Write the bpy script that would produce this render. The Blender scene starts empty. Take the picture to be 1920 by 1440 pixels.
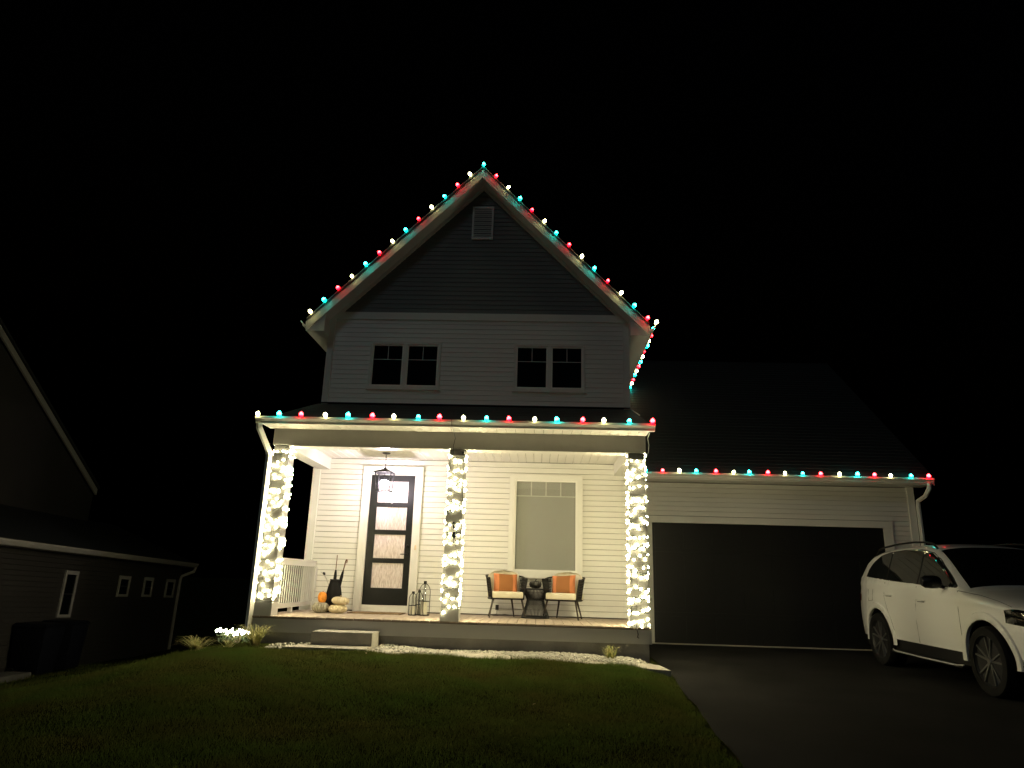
import bpy, bmesh, math, random
import numpy as np
from mathutils import Vector, Matrix
random.seed(7); rng = np.random.default_rng(7)
PI = math.pi
sc = bpy.context.scene
C = sc.collection

# ------------------------------------------------------------------ camera
cam_d = bpy.data.cameras.new('camera'); cam = bpy.data.objects.new('camera', cam_d); C.objects.link(cam)
cam_d.sensor_width = 36.0; cam_d.lens = 1318.33/1920*36; cam_d.clip_start = 0.05; cam_d.clip_end = 800
_f = Vector((-0.04136076, 0.96216761, 0.26930054)); _r = Vector((0.9989899, 0.03508602, 0.02807401)); _u = Vector((-0.01756322, -0.27018968, 0.96264691))
m = Matrix((( _r.x, _u.x, -_f.x, 4.44355), (_r.y, _u.y, -_f.y, -13.71683), (_r.z, _u.z, -_f.z, 1.14906), (0, 0, 0, 1)))
cam.matrix_world = m
sc.camera = cam
# ------------------------------------------------------------------ night sky, faint skyglow, exposure
SUN_EL, SUN_AZ = 34.0, -20.0          # far street light / moonlit sky from behind the camera
w = bpy.data.worlds.new('World'); sc.world = w; w.use_nodes = True
nt = w.node_tree; bg = nt.nodes['Background']
sky = nt.nodes.new('ShaderNodeTexSky'); sky.sky_type = 'NISHITA'; sky.sun_disc = False
sky.sun_elevation = math.radians(-5.2); sky.sun_rotation = math.radians(180+SUN_AZ)
nt.links.new(sky.outputs[0], bg.inputs[0]); bg.inputs[1].default_value = 0.05
sun_d = bpy.data.lights.new('sun', 'SUN'); sun_d.energy = 0.07; sun_d.angle = math.radians(14); sun_d.color = (0.78, 0.92, 1.0)
sun = bpy.data.objects.new('sun', sun_d); C.objects.link(sun)
_e, _a = math.radians(SUN_EL), math.radians(SUN_AZ)
to_sun = Vector((math.sin(_a)*math.cos(_e), -math.cos(_a)*math.cos(_e), math.sin(_e)))
sun.rotation_euler = to_sun.to_track_quat('Z', 'Y').to_euler()
vs = sc.view_settings; vs.view_transform = 'Standard'; vs.look = 'None'; vs.exposure = 0.0; vs.gamma = 1.0; vs.use_curve_mapping = False
sc.render.engine = 'CYCLES'
cy = sc.cycles; cy.use_denoising = True; cy.use_light_tree = True; cy.max_bounces = 7; cy.diffuse_bounces = 4
cy.glossy_bounces = 4; cy.transparent_max_bounces = 12; cy.sample_clamp_indirect = 3.0; cy.caustics_reflective = False; cy.caustics_refractive = False
cy.blur_glossy = 0.5

# ------------------------------------------------------------------ helpers
def lin(*c): return (*c, 1.0)
def mat(name, col, rough=0.6, metal=0.0, noise=None, bump=None, spec=0.5, coat=0.0, col2=None, stretch=(1, 1, 1)):
    mt = bpy.data.materials.new(name); mt.use_nodes = True
    n = mt.node_tree.nodes; l = mt.node_tree.links; b = n['Principled BSDF']
    b.inputs['Base Color'].default_value = lin(*col); b.inputs['Roughness'].default_value = rough
    b.inputs['Metallic'].default_value = metal; b.inputs['Specular IOR Level'].default_value = spec
    b.inputs['Coat Weight'].default_value = coat; b.inputs['Coat Roughness'].default_value = 0.015
    if noise or bump:
        tc = n.new('ShaderNodeTexCoord'); mp = n.new('ShaderNodeMapping'); mp.inputs['Scale'].default_value = stretch
        l.new(tc.outputs['Object'], mp.inputs[0])
    if noise:
        tx = n.new('ShaderNodeTexNoise'); tx.inputs['Scale'].default_value = noise[0]; tx.inputs['Detail'].default_value = 5
        l.new(mp.outputs[0], tx.inputs[0])
        rp = n.new('ShaderNodeValToRGB'); rp.color_ramp.elements[0].position = 0.3; rp.color_ramp.elements[1].position = 0.7
        c2 = col2 or tuple(c*(1-noise[1]) for c in col)
        rp.color_ramp.elements[0].color = lin(*c2); rp.color_ramp.elements[1].color = lin(*col)
        l.new(tx.outputs[0], rp.inputs[0]); l.new(rp.outputs[0], b.inputs['Base Color'])
    if bump:
        t2 = n.new('ShaderNodeTexNoise'); t2.inputs['Scale'].default_value = bump[0]; t2.inputs['Detail'].default_value = 4
        l.new(mp.outputs[0], t2.inputs[0])
        bp = n.new('ShaderNodeBump'); bp.inputs['Strength'].default_value = bump[1]; bp.inputs['Distance'].default_value = bump[2] if len(bump) > 2 else 0.01
        l.new(t2.outputs[0], bp.inputs['Height']); l.new(bp.outputs[0], b.inputs['Normal'])
    return mt
def emis(name, col, strength, base=(0.8, 0.8, 0.8)):
    mt = mat(name, base, 0.3); b = mt.node_tree.nodes['Principled BSDF']
    b.inputs['Emission Color'].default_value = lin(*col); b.inputs['Emission Strength'].default_value = strength
    return mt
def thin_glass(name, tint, gloss, rough=0.02):
    mt = bpy.data.materials.new(name); mt.use_nodes = True
    n = mt.node_tree.nodes; l = mt.node_tree.links; n.remove(n['Principled BSDF'])
    tr = n.new('ShaderNodeBsdfTransparent'); tr.inputs[0].default_value = lin(*tint)
    gl = n.new('ShaderNodeBsdfGlossy'); gl.inputs['Roughness'].default_value = rough
    mx = n.new('ShaderNodeMixShader'); mx.inputs[0].default_value = gloss
    l.new(tr.outputs[0], mx.inputs[1]); l.new(gl.outputs[0], mx.inputs[2]); l.new(mx.outputs[0], n['Material Output'].inputs[0])
    return mt

class MB:
    def __init__(s): s.v = []; s.f = []
    def add(s, vs_, fs):
        o = len(s.v); s.v += [tuple(v) for v in vs_]; s.f += [tuple(i+o for i in f) for f in fs]; return s
    def box(s, x0, x1, y0, y1, z0, z1):
        return s.add([(x0, y0, z0), (x1, y0, z0), (x1, y1, z0), (x0, y1, z0), (x0, y0, z1), (x1, y0, z1), (x1, y1, z1), (x0, y1, z1)],
                     [(3, 2, 1, 0), (4, 5, 6, 7), (0, 1, 5, 4), (1, 2, 6, 5), (2, 3, 7, 6), (3, 0, 4, 7)])
    def prism(s, poly, a0, a1, axis='y'):
        def P(p, a): return {'y': (p[0], a, p[1]), 'x': (a, p[0], p[1]), 'z': (p[0], p[1], a)}[axis]
        n = len(poly)
        return s.add([P(p, a0) for p in poly]+[P(p, a1) for p in poly],
                     [tuple(range(n)), tuple(range(2*n-1, n-1, -1))]+[(i, i+n, (i+1) % n+n, (i+1) % n) for i in range(n)])
    def tube(s, pts, r, n=6, closed=False, rs=None):
        pts = [Vector(p) for p in pts]; N = len(pts); rings = []; prev = None
        for i, p in enumerate(pts):
            a = pts[(i-1) % N] if (closed or i > 0) else p; b = pts[(i+1) % N] if (closed or i < N-1) else p
            t = (b-a); t = t.normalized() if t.length > 1e-9 else Vector((0, 0, 1))
            if prev is None:
                ref = Vector((0, 0, 1)) if abs(t.z) < 0.9 else Vector((1, 0, 0)); u = t.cross(ref).normalized()
            else:
                u = (prev-t*prev.dot(t)); u = u.normalized() if u.length > 1e-6 else t.orthogonal().normalized()
            prev = u; v = t.cross(u); rr = rs[i] if rs else r
            rings.append([p+(u*math.cos(2*PI*k/n)+v*math.sin(2*PI*k/n))*rr for k in range(n)])
        vv = [q for rg in rings for q in rg]; ff = []
        for i in range(N if closed else N-1):
            j = (i+1) % N
            for k in range(n): ff.append((i*n+k, i*n+(k+1) % n, j*n+(k+1) % n, j*n+k))
        if not closed: ff += [tuple(range(n-1, -1, -1)), tuple((N-1)*n+k for k in range(n))]
        return s.add(vv, ff)
    def lathe(s, prof, n=24, c=(0, 0, 0), axis='z', mod=None):
        vv = []
        for (r, h) in prof:
            for k in range(n):
                a = 2*PI*k/n; rr = r*(mod(a, h) if mod else 1)
                x, y = rr*math.cos(a), rr*math.sin(a)
                vv.append({'z': (c[0]+x, c[1]+y, c[2]+h), 'x': (c[0]+h, c[1]+x, c[2]+y), 'y': (c[0]+x, c[1]+h, c[2]+y)}[axis])
        N = len(prof); ff = []
        for i in range(N-1):
            for k in range(n): ff.append((i*n+k, i*n+(k+1) % n, (i+1)*n+(k+1) % n, (i+1)*n+k))
        ff += [tuple(range(n-1, -1, -1)), tuple((N-1)*n+k for k in range(n))]
        return s.add(vv, ff)
    def grid(s, P):      # P: rows x cols of points
        R_, K = len(P), len(P[0])
        return s.add([q for row in P for q in row], [(i*K+j, i*K+j+1, (i+1)*K+j+1, (i+1)*K+j) for i in range(R_-1) for j in range(K-1)])
    def mesh(s, name, mt, smooth=False, fix=True):
        me = bpy.data.meshes.new(name); me.from_pydata(s.v, [], s.f)
        if fix:
            bm = bmesh.new(); bm.from_mesh(me); bmesh.ops.recalc_face_normals(bm, faces=bm.faces); bm.to_mesh(me); bm.free()
        if smooth:
            me.polygons.foreach_set('use_smooth', [True]*len(me.polygons))
            try: me.set_sharp_from_angle(angle=math.radians(38))
            except Exception: pass
        if mt: me.materials.append(mt)
        me.update(); return me
    def build(s, name, mt, parent=None, smooth=False, bevel=0.0, seg=2):
        me = s.mesh(name, mt, smooth or bevel > 0)
        if bevel > 0:
            bm = bmesh.new(); bm.from_mesh(me)
            bmesh.ops.bevel(bm, geom=list(bm.edges), offset=bevel, segments=seg, profile=0.6, affect='EDGES')
            bm.to_mesh(me); bm.free(); me.polygons.foreach_set('use_smooth', [True]*len(me.polygons))
            try: me.set_sharp_from_angle(angle=math.radians(50))
            except Exception: pass
        return put(name, me, parent)
def put(name, me, parent=None, loc=(0, 0, 0), rot=(0, 0, 0), scale=(1, 1, 1)):
    o = bpy.data.objects.new(name, me); C.objects.link(o); o.location = loc; o.rotation_euler = rot; o.scale = scale
    if parent: o.parent = parent
    return o
def tag(o, label=None, cat=None, group=None, kind=None):
    if label: o['label'] = label
    if cat: o['category'] = cat
    if group: o['group'] = group
    if kind: o['kind'] = kind
    return o
def thing(name, label, cat, loc=(0, 0, 0), rz=0.0, group=None):
    o = bpy.data.objects.new(name, None); C.objects.link(o); o.location = loc; o.rotation_euler = (0, 0, rz); o.empty_display_size = 0.1
    return tag(o, label, cat, group)
def copy_tree(o, parent=None):
    c = o.copy(); C.objects.link(c); c.parent = parent
    for ch in [x for x in o.children]: copy_tree(ch, c)
    return c
def sstep(a, b, x): t = np.clip((x-a)/(b-a), 0, 1); return t*t*(3-2*t)

# ------------------------------------------------------------------ materials
M = {}
M['siding'] = mat('white_vinyl_siding', (0.74, 0.73, 0.69), 0.42, noise=(2.5, 0.05), bump=(9, 0.05, 0.004), stretch=(0.25, 1, 3))
M['trim'] = mat('white_trim', (0.76, 0.75, 0.71), 0.4, noise=(3, 0.05))
M['column'] = mat('dimmed_column_paint', (0.24, 0.235, 0.225), 0.5, noise=(5, 0.1))  # shaft colour darkened to hold down bulb light; plinth and beam stay off-white
M['painted'] = mat('off_white_beam_paint', (0.78, 0.77, 0.74), 0.45, noise=(5, 0.06))
M['gable'] = mat('slate_grey_siding', (0.165, 0.175, 0.17), 0.6, noise=(4, 0.15))
M['wrap'] = mat('grey_house_wrap', (0.16, 0.15, 0.14), 0.9)
M['soffit'] = mat('white_soffit', (0.76, 0.74, 0.70), 0.45, noise=(1.7, 0.06))
M['fascia'] = mat('grey_skirt_board', (0.70, 0.69, 0.68), 0.5, noise=(3, 0.10), stretch=(0.3, 1, 2))
M['concrete'] = mat('foundation_concrete', (0.46, 0.44, 0.42), 0.85, noise=(2.2, 0.45), bump=(30, 0.3, 0.01))
M['step'] = mat('step_concrete', (0.5, 0.47, 0.42), 0.85, noise=(5, 0.2), bump=(60, 0.3, 0.006))
M['deck'] = mat('composite_decking', (0.50, 0.41, 0.33), 0.6, noise=(4, 0.18), bump=(40, 0.15, 0.004), stretch=(4, 0.3, 1))
M['shingle'] = mat('dark_asphalt_shingle', (0.026, 0.030, 0.032), 0.6, noise=(14, 0.5), bump=(90, 0.5, 0.006))
M['black'] = mat('black_metal', (0.007, 0.007, 0.008), 0.45, spec=0.25)
M['door'] = mat('black_door_paint', (0.008, 0.009, 0.009), 0.4, bump=(6, 0.03, 0.003), spec=0.25)
M['garage'] = mat('black_garage_door', (0.0055, 0.0058, 0.006), 0.5, noise=(2, 0.2))
M['darkglass'] = mat('dark_window_glass', (0.004, 0.006, 0.007), 0.04, spec=0.5)
M['winframe'] = mat('window_frame_vinyl', (0.78, 0.77, 0.73), 0.35)
M['grille'] = mat('grey_window_grille', (0.55, 0.55, 0.53), 0.4)
M['shade'] = mat('roller_shade_fabric', (0.47, 0.46, 0.43), 0.8, noise=(30, 0.05))
M['glass'] = thin_glass('clear_pane', (0.93, 0.94, 0.93), 0.05)
M['lglass'] = thin_glass('lantern_seedy_glass', (0.95, 0.95, 0.96), 0.05, 0.03)
M['wire'] = mat('white_light_wire', (0.5, 0.52, 0.48), 0.5)
M['gwire'] = mat('dark_green_wire', (0.03, 0.05, 0.035), 0.6)
M['bwire'] = mat('black_cord', (0.015, 0.015, 0.015), 0.5)
M['cushion'] = mat('cream_cushion', (0.72, 0.66, 0.52), 0.85, noise=(12, 0.06), bump=(220, 0.2, 0.002))
M['rattan'] = mat('black_rattan', (0.008, 0.007, 0.006), 0.55, spec=0.2)
M['brownleg'] = mat('dark_bronze_leg', (0.03, 0.02, 0.014), 0.4)
M['white_pumpkin'] = mat('cream_pumpkin', (0.68, 0.58, 0.40), 0.55, noise=(9, 0.18), bump=(25, 0.1, 0.004))
M['grey_pumpkin'] = mat('grey_green_pumpkin', (0.36, 0.33, 0.26), 0.6, noise=(16, 0.4), bump=(30, 0.2, 0.005))
M['orange_pumpkin'] = mat('orange_gourd', (0.85, 0.30, 0.02), 0.5, noise=(18, 0.35), bump=(26, 0.6, 0.008))
M['black_pumpkin'] = mat('black_glazed_pumpkin', (0.012, 0.011, 0.010), 0.3)
M['stem'] = mat('dry_stem', (0.22, 0.17, 0.09), 0.8)
M['fabric_black'] = mat('black_umbrella_cloth', (0.008, 0.008, 0.009), 0.8, spec=0.15, bump=(20, 0.3, 0.01))
M['wood'] = mat('varnished_wood', (0.16, 0.07, 0.025), 0.35, noise=(20, 0.4))
M['candle'] = mat('candle_wax', (0.75, 0.70, 0.60), 0.6)
M['mat'] = mat('coir_mat', (0.24, 0.16, 0.08), 0.95, noise=(60, 0.4), bump=(200, 0.6, 0.01))
M['asphalt'] = mat('asphalt', (0.022, 0.0216, 0.0205), 0.95, noise=(0.8, 0.5), bump=(170, 0.6, 0.006), spec=0.05)
M['paver'] = mat('pale_concrete_paver', (0.64, 0.59, 0.51), 0.85, noise=(7, 0.2), bump=(60, 0.3, 0.005))
M['stone'] = mat('white_pebbles', (0.80, 0.77, 0.68), 0.7, noise=(9, 0.3))
M['soil'] = mat('lawn_soil', (0.044, 0.056, 0.014), 1.0, noise=(2.2, 0.5), bump=(40, 0.5, 0.03), col2=(0.022, 0.019, 0.006), spec=0.0)
M['grass'] = mat('lawn_grass', (0.082, 0.134, 0.027), 0.85, noise=(1.0, 0.5), col2=(0.108, 0.104, 0.030), spec=0.0)
M['tuft'] = mat('straw_grass_blade', (0.62, 0.52, 0.26), 0.7, noise=(14, 0.5), col2=(0.20, 0.26, 0.07))
M['leaf'] = mat('shrub_leaf', (0.06, 0.09, 0.03), 0.6, noise=(10, 0.4))
M['neigh'] = mat('dark_neighbour_siding', (0.034, 0.032, 0.030), 0.6, noise=(3, 0.15))
M['neightrim'] = mat('neighbour_trim', (0.36, 0.35, 0.33), 0.5)
M['bin'] = mat('navy_bin_plastic', (0.006, 0.007, 0.012), 0.5, spec=0.2)
M['paint'] = mat('white_car_paint', (0.90, 0.90, 0.88), 0.30, coat=1.0)
M['carglass'] = mat('tinted_car_glass', (0.006, 0.007, 0.007), 0.03, spec=0.6)
M['rubber'] = mat('tyre_rubber', (0.009, 0.009, 0.009), 0.85, bump=(60, 0.2, 0.004), spec=0.15)
M['alloy'] = mat('polished_alloy', (0.45, 0.45, 0.44), 0.28, metal=0.9)
M['rimdark'] = mat('dark_rim', (0.015, 0.015, 0.016), 0.4)
M['chrome'] = mat('chrome', (0.75, 0.75, 0.75), 0.12, metal=1.0)
M['satin'] = mat('satin_aluminium', (0.62, 0.62, 0.6), 0.4, metal=0.3)
M['gap'] = mat('panel_gap', (0.02, 0.02, 0.02), 0.7)
M['plastic'] = mat('black_car_plastic', (0.009, 0.009, 0.009), 0.6, spec=0.2)
M['redlens'] = mat('red_lens', (0.25, 0.01, 0.01), 0.1, coat=1.0)

def translucent(mt, w_):
    n = mt.node_tree.nodes; l = mt.node_tree.links; b = n['Principled BSDF']; out = n['Material Output']
    t_ = n.new('ShaderNodeBsdfTranslucent'); mx = n.new('ShaderNodeMixShader'); mx.inputs[0].default_value = w_
    if b.inputs['Base Color'].links: l.new(b.inputs['Base Color'].links[0].from_socket, t_.inputs[0])
    l.new(b.outputs[0], mx.inputs[1]); l.new(t_.outputs[0], mx.inputs[2]); l.new(mx.outputs[0], out.inputs[0])
for k_ in ('grass', 'tuft', 'leaf'): translucent(M[k_], 0.5)
# rain glass door panes: wavy vertical streaks
def rain_glass():
    mt = bpy.data.materials.new('rain_glass'); mt.use_nodes = True
    n = mt.node_tree.nodes; l = mt.node_tree.links; b = n['Principled BSDF']
    tc = n.new('ShaderNodeTexCoord'); mp = n.new('ShaderNodeMapping'); mp.inputs['Scale'].default_value = (75, 40, 11)
    l.new(tc.outputs['Object'], mp.inputs[0])
    tx = n.new('ShaderNodeTexNoise'); tx.inputs['Scale'].default_value = 1.0; tx.inputs['Detail'].default_value = 3; l.new(mp.outputs[0], tx.inputs[0])
    bp = n.new('ShaderNodeBump'); bp.inputs['Strength'].default_value = 0.9; bp.inputs['Distance'].default_value = 0.02
    l.new(tx.outputs[0], bp.inputs['Height']); l.new(bp.outputs[0], b.inputs['Normal'])
    rp = n.new('ShaderNodeValToRGB'); rp.color_ramp.elements[0].position = 0.35; rp.color_ramp.elements[1].position = 0.65
    rp.color_ramp.elements[0].color = lin(0.56, 0.47, 0.45); rp.color_ramp.elements[1].color = lin(0.82, 0.74, 0.72)
    l.new(tx.outputs[0], rp.inputs[0]); l.new(rp.outputs[0], b.inputs['Base Color'])
    b.inputs['Roughness'].default_value = 0.12; b.inputs['Specular IOR Level'].default_value = 0.8
    return mt
M['rain'] = rain_glass()

# festive bulbs: hot LED near the tip, coloured cap below
def bulb_mat(name, col, hot, strength):
    mt = bpy.data.materials.new(name); mt.use_nodes = True
    n = mt.node_tree.nodes; l = mt.node_tree.links; b = n['Principled BSDF']
    b.inputs['Base Color'].default_value = lin(*[0.3*c+0.05 for c in col]); b.inputs['Roughness'].default_value = 0.2
    tc = n.new('ShaderNodeTexCoord'); sp = n.new('ShaderNodeSeparateXYZ'); l.new(tc.outputs['Object'], sp.inputs[0])
    mr = n.new('ShaderNodeMapRange'); mr.inputs[1].default_value = 0.022; mr.inputs[2].default_value = 0.05
    l.new(sp.outputs[2], mr.inputs[0])
    mx = n.new('ShaderNodeMix'); mx.data_type = 'RGBA'; mx.inputs[6].default_value = lin(*col); mx.inputs[7].default_value = lin(*hot)
    l.new(mr.outputs[0], mx.inputs[0]); l.new(mx.outputs[2], b.inputs['Emission Color'])
    b.inputs['Emission Strength'].default_value = strength
    return mt
M['bulb_w'] = bulb_mat('warm_bulb', (1.0, 0.88, 0.32), (1.0, 0.95, 0.55), 24)
M['bulb_g'] = bulb_mat('green_bulb', (0.0, 0.80, 0.60), (0.03, 0.95, 0.80), 34)
M['bulb_r'] = bulb_mat('red_bulb', (1.0, 0.0006, 0.006), (1.0, 0.028, 0.034), 34)
M['mini'] = emis('mini_warm_light', (1.0, 0.88, 0.50), 330)
M['mini_cool'] = emis('mini_shrub_light', (1.0, 0.93, 0.70), 70)
M['candle_bulb'] = emis('candle_bulb_glow', (1.0, 0.84, 0.89), 1800)

# ------------------------------------------------------------------ ground
def drive_z(Y): return -0.0126*(1.74-np.asarray(Y, float))
def drive_edge(Y): return 6.38+np.minimum(0, np.asarray(Y, float)+2.43)*0.074
def ground_h(X, Y):
    X = np.asarray(X, float); Y = np.asarray(Y, float)
    base = np.interp(Y, [-60, -14, -8, -5.2, -3.3, -2.4, 30], [-0.6, -0.24, -0.085, 0.035, 0.085, 0.10, 0.10])
    lawn = base+0.015*(3.5-np.clip(X, 0, 6.3))-0.05*0
    sp = np.log1p(np.exp(-(X+0.1)*3.2))/3.2
    side = 0.27*sp
    lawn = lawn-1.45*np.tanh(side/1.45)
    bumps = 0.012*np.sin(X*2.3+Y*1.1)+0.010*np.sin(X*1.1-Y*2.7+1)+0.006*np.sin(X*5.1+Y*4.3)
    lawn = lawn+bumps
    e = drive_edge(Y)
    t = sstep(e-0.6, e+0.05, X)
    d = drive_z(np.clip(Y, -40, 3))-0.03
    right = d-0.02
    z = lawn*(1-t)+d*t
    t2 = sstep(13.0, 14.0, X)
    return z*(1-t2)+(right-0.05)*t2
xs = np.concatenate([np.linspace(-220, -20, 12)[:-1], np.linspace(-20, -7, 16)[:-1], np.linspace(-7, 8, 151)[:-1], np.linspace(8, 16, 20)[:-1], np.linspace(16, 220, 14)])
ys = np.concatenate([np.linspace(-60, -16, 10)[:-1], np.linspace(-16, -2, 130)[:-1], np.linspace(-2, 14, 40)[:-1], np.linspace(14, 300, 14)])
XX, YY = np.meshgrid(xs, ys); ZZ = ground_h(XX, YY)
gm = MB(); K = len(xs)
gm.v = list(zip(XX.ravel().tolist(), YY.ravel().tolist(), ZZ.ravel().tolist()))
gm.f = [(i*K+j, i*K+j+1, (i+1)*K+j+1, (i+1)*K+j) for i in range(len(ys)-1) for j in range(K-1)]
lawn = put('lawn', gm.mesh('lawn', M['soil'], True, fix=False)); tag(lawn, kind='structure')
# driveway sheet
dv = MB(); rows = []
for Y in np.linspace(-40, 1.55, 90):
    e = float(drive_edge(Y))+0.015*math.sin(Y*3.1)+0.01*math.sin(Y*7.7)
    rows.append([(e+(13.0-e)*k/10, float(Y), float(drive_z(Y))) for k in range(11)])
dv.grid(rows); driveway = put('driveway', dv.mesh('driveway', M['asphalt'], True)); tag(driveway, kind='structure')
ap = MB().box(6.72, 12.6, 1.55, 1.9, -0.3, 0.004); apron = ap.build('garage_apron', M['paver']); tag(apron, kind='structure')
# lawn grass
def blades(n, xr, yr, hmin, hmax, wd, keep, lean=0.5):
    X = rng.uniform(*xr, n); Y = rng.uniform(*yr, n); k = keep(X, Y); X, Y = X[k], Y[k]; n = len(X)
    Z = ground_h(X, Y); h = rng.uniform(hmin, hmax, n)*(0.55+0.5*(np.sin(X*3.3)*np.sin(Y*2.9+X)*0.5+0.5)+0.5*(np.sin(X*9.1+2*np.sin(Y*3))*np.sin(Y*8.3+X*2)*0.5+0.5)); a = rng.uniform(0, 2*PI, n); b = rng.uniform(0, 2*PI, n); ln = rng.uniform(0.1, lean, n)*h
    wx, wy = np.cos(a)*wd, np.sin(a)*wd
    V = np.empty((n, 3, 3)); V[:, 0] = np.c_[X-wx, Y-wy, Z-0.005]; V[:, 1] = np.c_[X+wx, Y+wy, Z-0.005]; V[:, 2] = np.c_[X+np.cos(b)*ln, Y+np.sin(b)*ln, Z+h]
    return V.reshape(-1, 3)
def tri_mesh(name, V, mt):
    n = len(V)//3; me = bpy.data.meshes.new(name); me.vertices.add(n*3); me.vertices.foreach_set('co', V.ravel().astype(np.float32))
    me.loops.add(n*3); me.loops.foreach_set('vertex_index', np.arange(n*3, dtype=np.int32))
    me.polygons.add(n); me.polygons.foreach_set('loop_start', np.arange(0, n*3, 3, dtype=np.int32))
    me.update(calc_edges=True); me.validate(); me.materials.append(mt); return me
def on_lawn(X, Y): return (X < drive_edge(Y)+0.03*np.sin(Y*7)+0.025*np.sin(Y*17+1)+0.02*np.sin(Y*41)-0.10*rng.random(len(X))**2) & ((Y < -3.30+0.05*rng.random(len(X))) | ((X < 0.75) & (Y < -3.0)) | (X < -0.9))
V = np.concatenate([blades(460000, (-4.5, 6.5), (-9.5, -3.2), 0.016, 0.042, 0.0026, on_lawn, 1.3),
                    blades(16000, (-0.5, 6.3), (-3.6, -3.28), 0.025, 0.07, 0.003, on_lawn, 0.8),
                    blades(9000, (5.4, 6.4), (-9.0, -3.2), 0.02, 0.05, 0.003, lambda X, Y: on_lawn(X, Y) & (X > drive_edge(Y)-0.4)),
                    blades(20000, (-7.5, -0.6), (-4.5, 3), 0.03, 0.07, 0.005, on_lawn)])
gr = put('grass', tri_mesh('grass', V, M['grass'])); tag(gr, 'short dark green grass covering the front lawn', 'grass', kind='stuff')

# ------------------------------------------------------------------ the house
W = 6.22; YB = 0.016; DK = 0.52; PF = -2.42
house = thing('house', 'white sided two-storey house with front porch, dark gable and attached garage', 'house', (3.1, 0, 0))
HO = Vector((3.1, 0, 0))
def H(mb, name, mt, parent=None, **k):
    o = mb.build(name, mt, parent or house, **k)
    if parent is None: o.location = -HO
    return o
# sub-parts of a house part: that part already sits at -HO, so children use world coordinates directly
board_me = MB().add([(0, 0.02, 0), (0, -0.018, 0), (0, -0.006, 0.0945), (0, 0.02, 0.0945), (1, 0.02, 0), (1, -0.018, 0), (1, -0.006, 0.0945), (1, 0.02, 0.0945)],
                    [(0, 1, 2, 3), (7, 6, 5, 4), (1, 5, 6, 2), (0, 4, 5, 1), (2, 6, 7, 3), (3, 7, 4, 0)]).mesh('siding_board', M['siding'])
gable_me = board_me.copy(); gable_me.materials.clear(); gable_me.materials.append(M['gable'])
neigh_me = board_me.copy(); neigh_me.materials.clear(); neigh_me.materials.append(M['neigh'])
def siding(parent, x0, x1, z0, z1, Y, openings=(), me=board_me, ex=0.1016, hb_=0.1016):
    n = int(round((z1-z0)/ex)); e = (z1-z0)/n
    for i in range(n):
        z = z0+i*e; segs = [(x0, x1)]
        for (a, b, c, d) in openings:
            if c < z+e*0.5 < d:
                ns = []
                for s0, s1 in segs:
                    if b <= s0 or a >= s1: ns.append((s0, s1)); continue
                    if a > s0: ns.append((s0, a))
                    if b < s1: ns.append((b, s1))
                segs = ns
        for s0, s1 in segs:
            if s1-s0 > 0.05: put('siding_board', me, parent, (s0, Y+random.uniform(0, 0.0015), z), (0, 0, 0), (s1-s0, 1, e/hb_))
# foundation + skirt + deck
fnd = MB().box(0.03, 6.14, PF+0.03, -0.02, -0.6, 0.285); H(fnd, 'foundation', M['concrete'])
H(MB().box(0.0, 6.18, PF, PF+0.028, 0.285, 0.485), 'skirt_board', M['fascia'])
H(MB().box(0.0, 0.028, PF+0.03, -0.02, 0.285, 0.485), 'skirt_board', M['fascia'])
deck = H(MB().box(0.04, 6.14, PF+0.03, -0.02, 0.40, 0.493), 'porch_deck', M['gap'])
db = MB().box(0, 0.139, PF-0.022, 0.0, 0.494, 0.52).mesh('deck_board', M['deck'])
for k in range(42): put('deck_board', db, deck, (0.02+k*0.1468, random.uniform(-0.002, 0.002), random.uniform(-0.0015, 0.0015)))
# porch back wall
pw = H(MB().box(0.0, W, 0.07, 0.2, 0.2, 4.4), 'porch_wall', M['wrap'])
DX0, DX1, DZ0, DZ1 = 1.143, 2.015, 0.642, 3.082
siding(pw, 0.10, W-0.05, DK+0.02, 3.395, 0.03, [(1.0, 2.15, 0, 3.22), (3.90, 5.27, 1.30, 3.14)])
cb = H(MB().box(-0.03, 0.115, -0.005, 0.07, 0.3, 3.4), 'corner_board', M['trim'])
# ceiling
ceil = H(MB().box(0.02, 6.18, PF+0.2, 0.05, 3.412, 3.44), 'porch_ceiling', M['gap'])
for k in range(40):
    put('ceiling_plank', MB().box(0, 0.1455, PF+0.2, 0.035, 3.398, 3.411).mesh('ceiling_plank', M['soffit']) if k == 0 else bpy.data.meshes['ceiling_plank'], ceil, (0.10+k*0.1512, 0, random.uniform(0, 0.001)))
# beams
H(MB().box(0.04, 6.15, PF, PF+0.235, 3.20, 3.50), 'front_beam', M['painted'])
H(MB().box(0.305, 2.96, PF-0.004, PF+0.239, 3.186, 3.199), 'beam_trim', M['trim'])
H(MB().box(3.235, 5.86, PF-0.004, PF+0.239, 3.186, 3.199), 'beam_trim', M['trim'])
H(MB().box(0.045, 0.30, PF+0.236, 0.028, 3.17, 3.397), 'side_beam', M['trim'])
H(MB().box(5.89, 6.14, PF+0.236, 0.028, 3.17, 3.397), 'side_beam', M['trim'])
# columns
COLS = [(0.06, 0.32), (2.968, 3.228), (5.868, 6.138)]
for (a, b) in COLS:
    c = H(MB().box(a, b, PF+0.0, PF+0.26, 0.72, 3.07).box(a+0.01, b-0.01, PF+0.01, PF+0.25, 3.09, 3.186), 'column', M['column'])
    MB().box(a-0.012, b+0.012, PF-0.012, PF+0.272, 0.521, 0.72).build('plinth', M['painted'], c)
    MB().box(a-0.015, b+0.015, PF-0.015, PF+0.275, 3.07, 3.09).build('capital', M['trim'], c)
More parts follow.
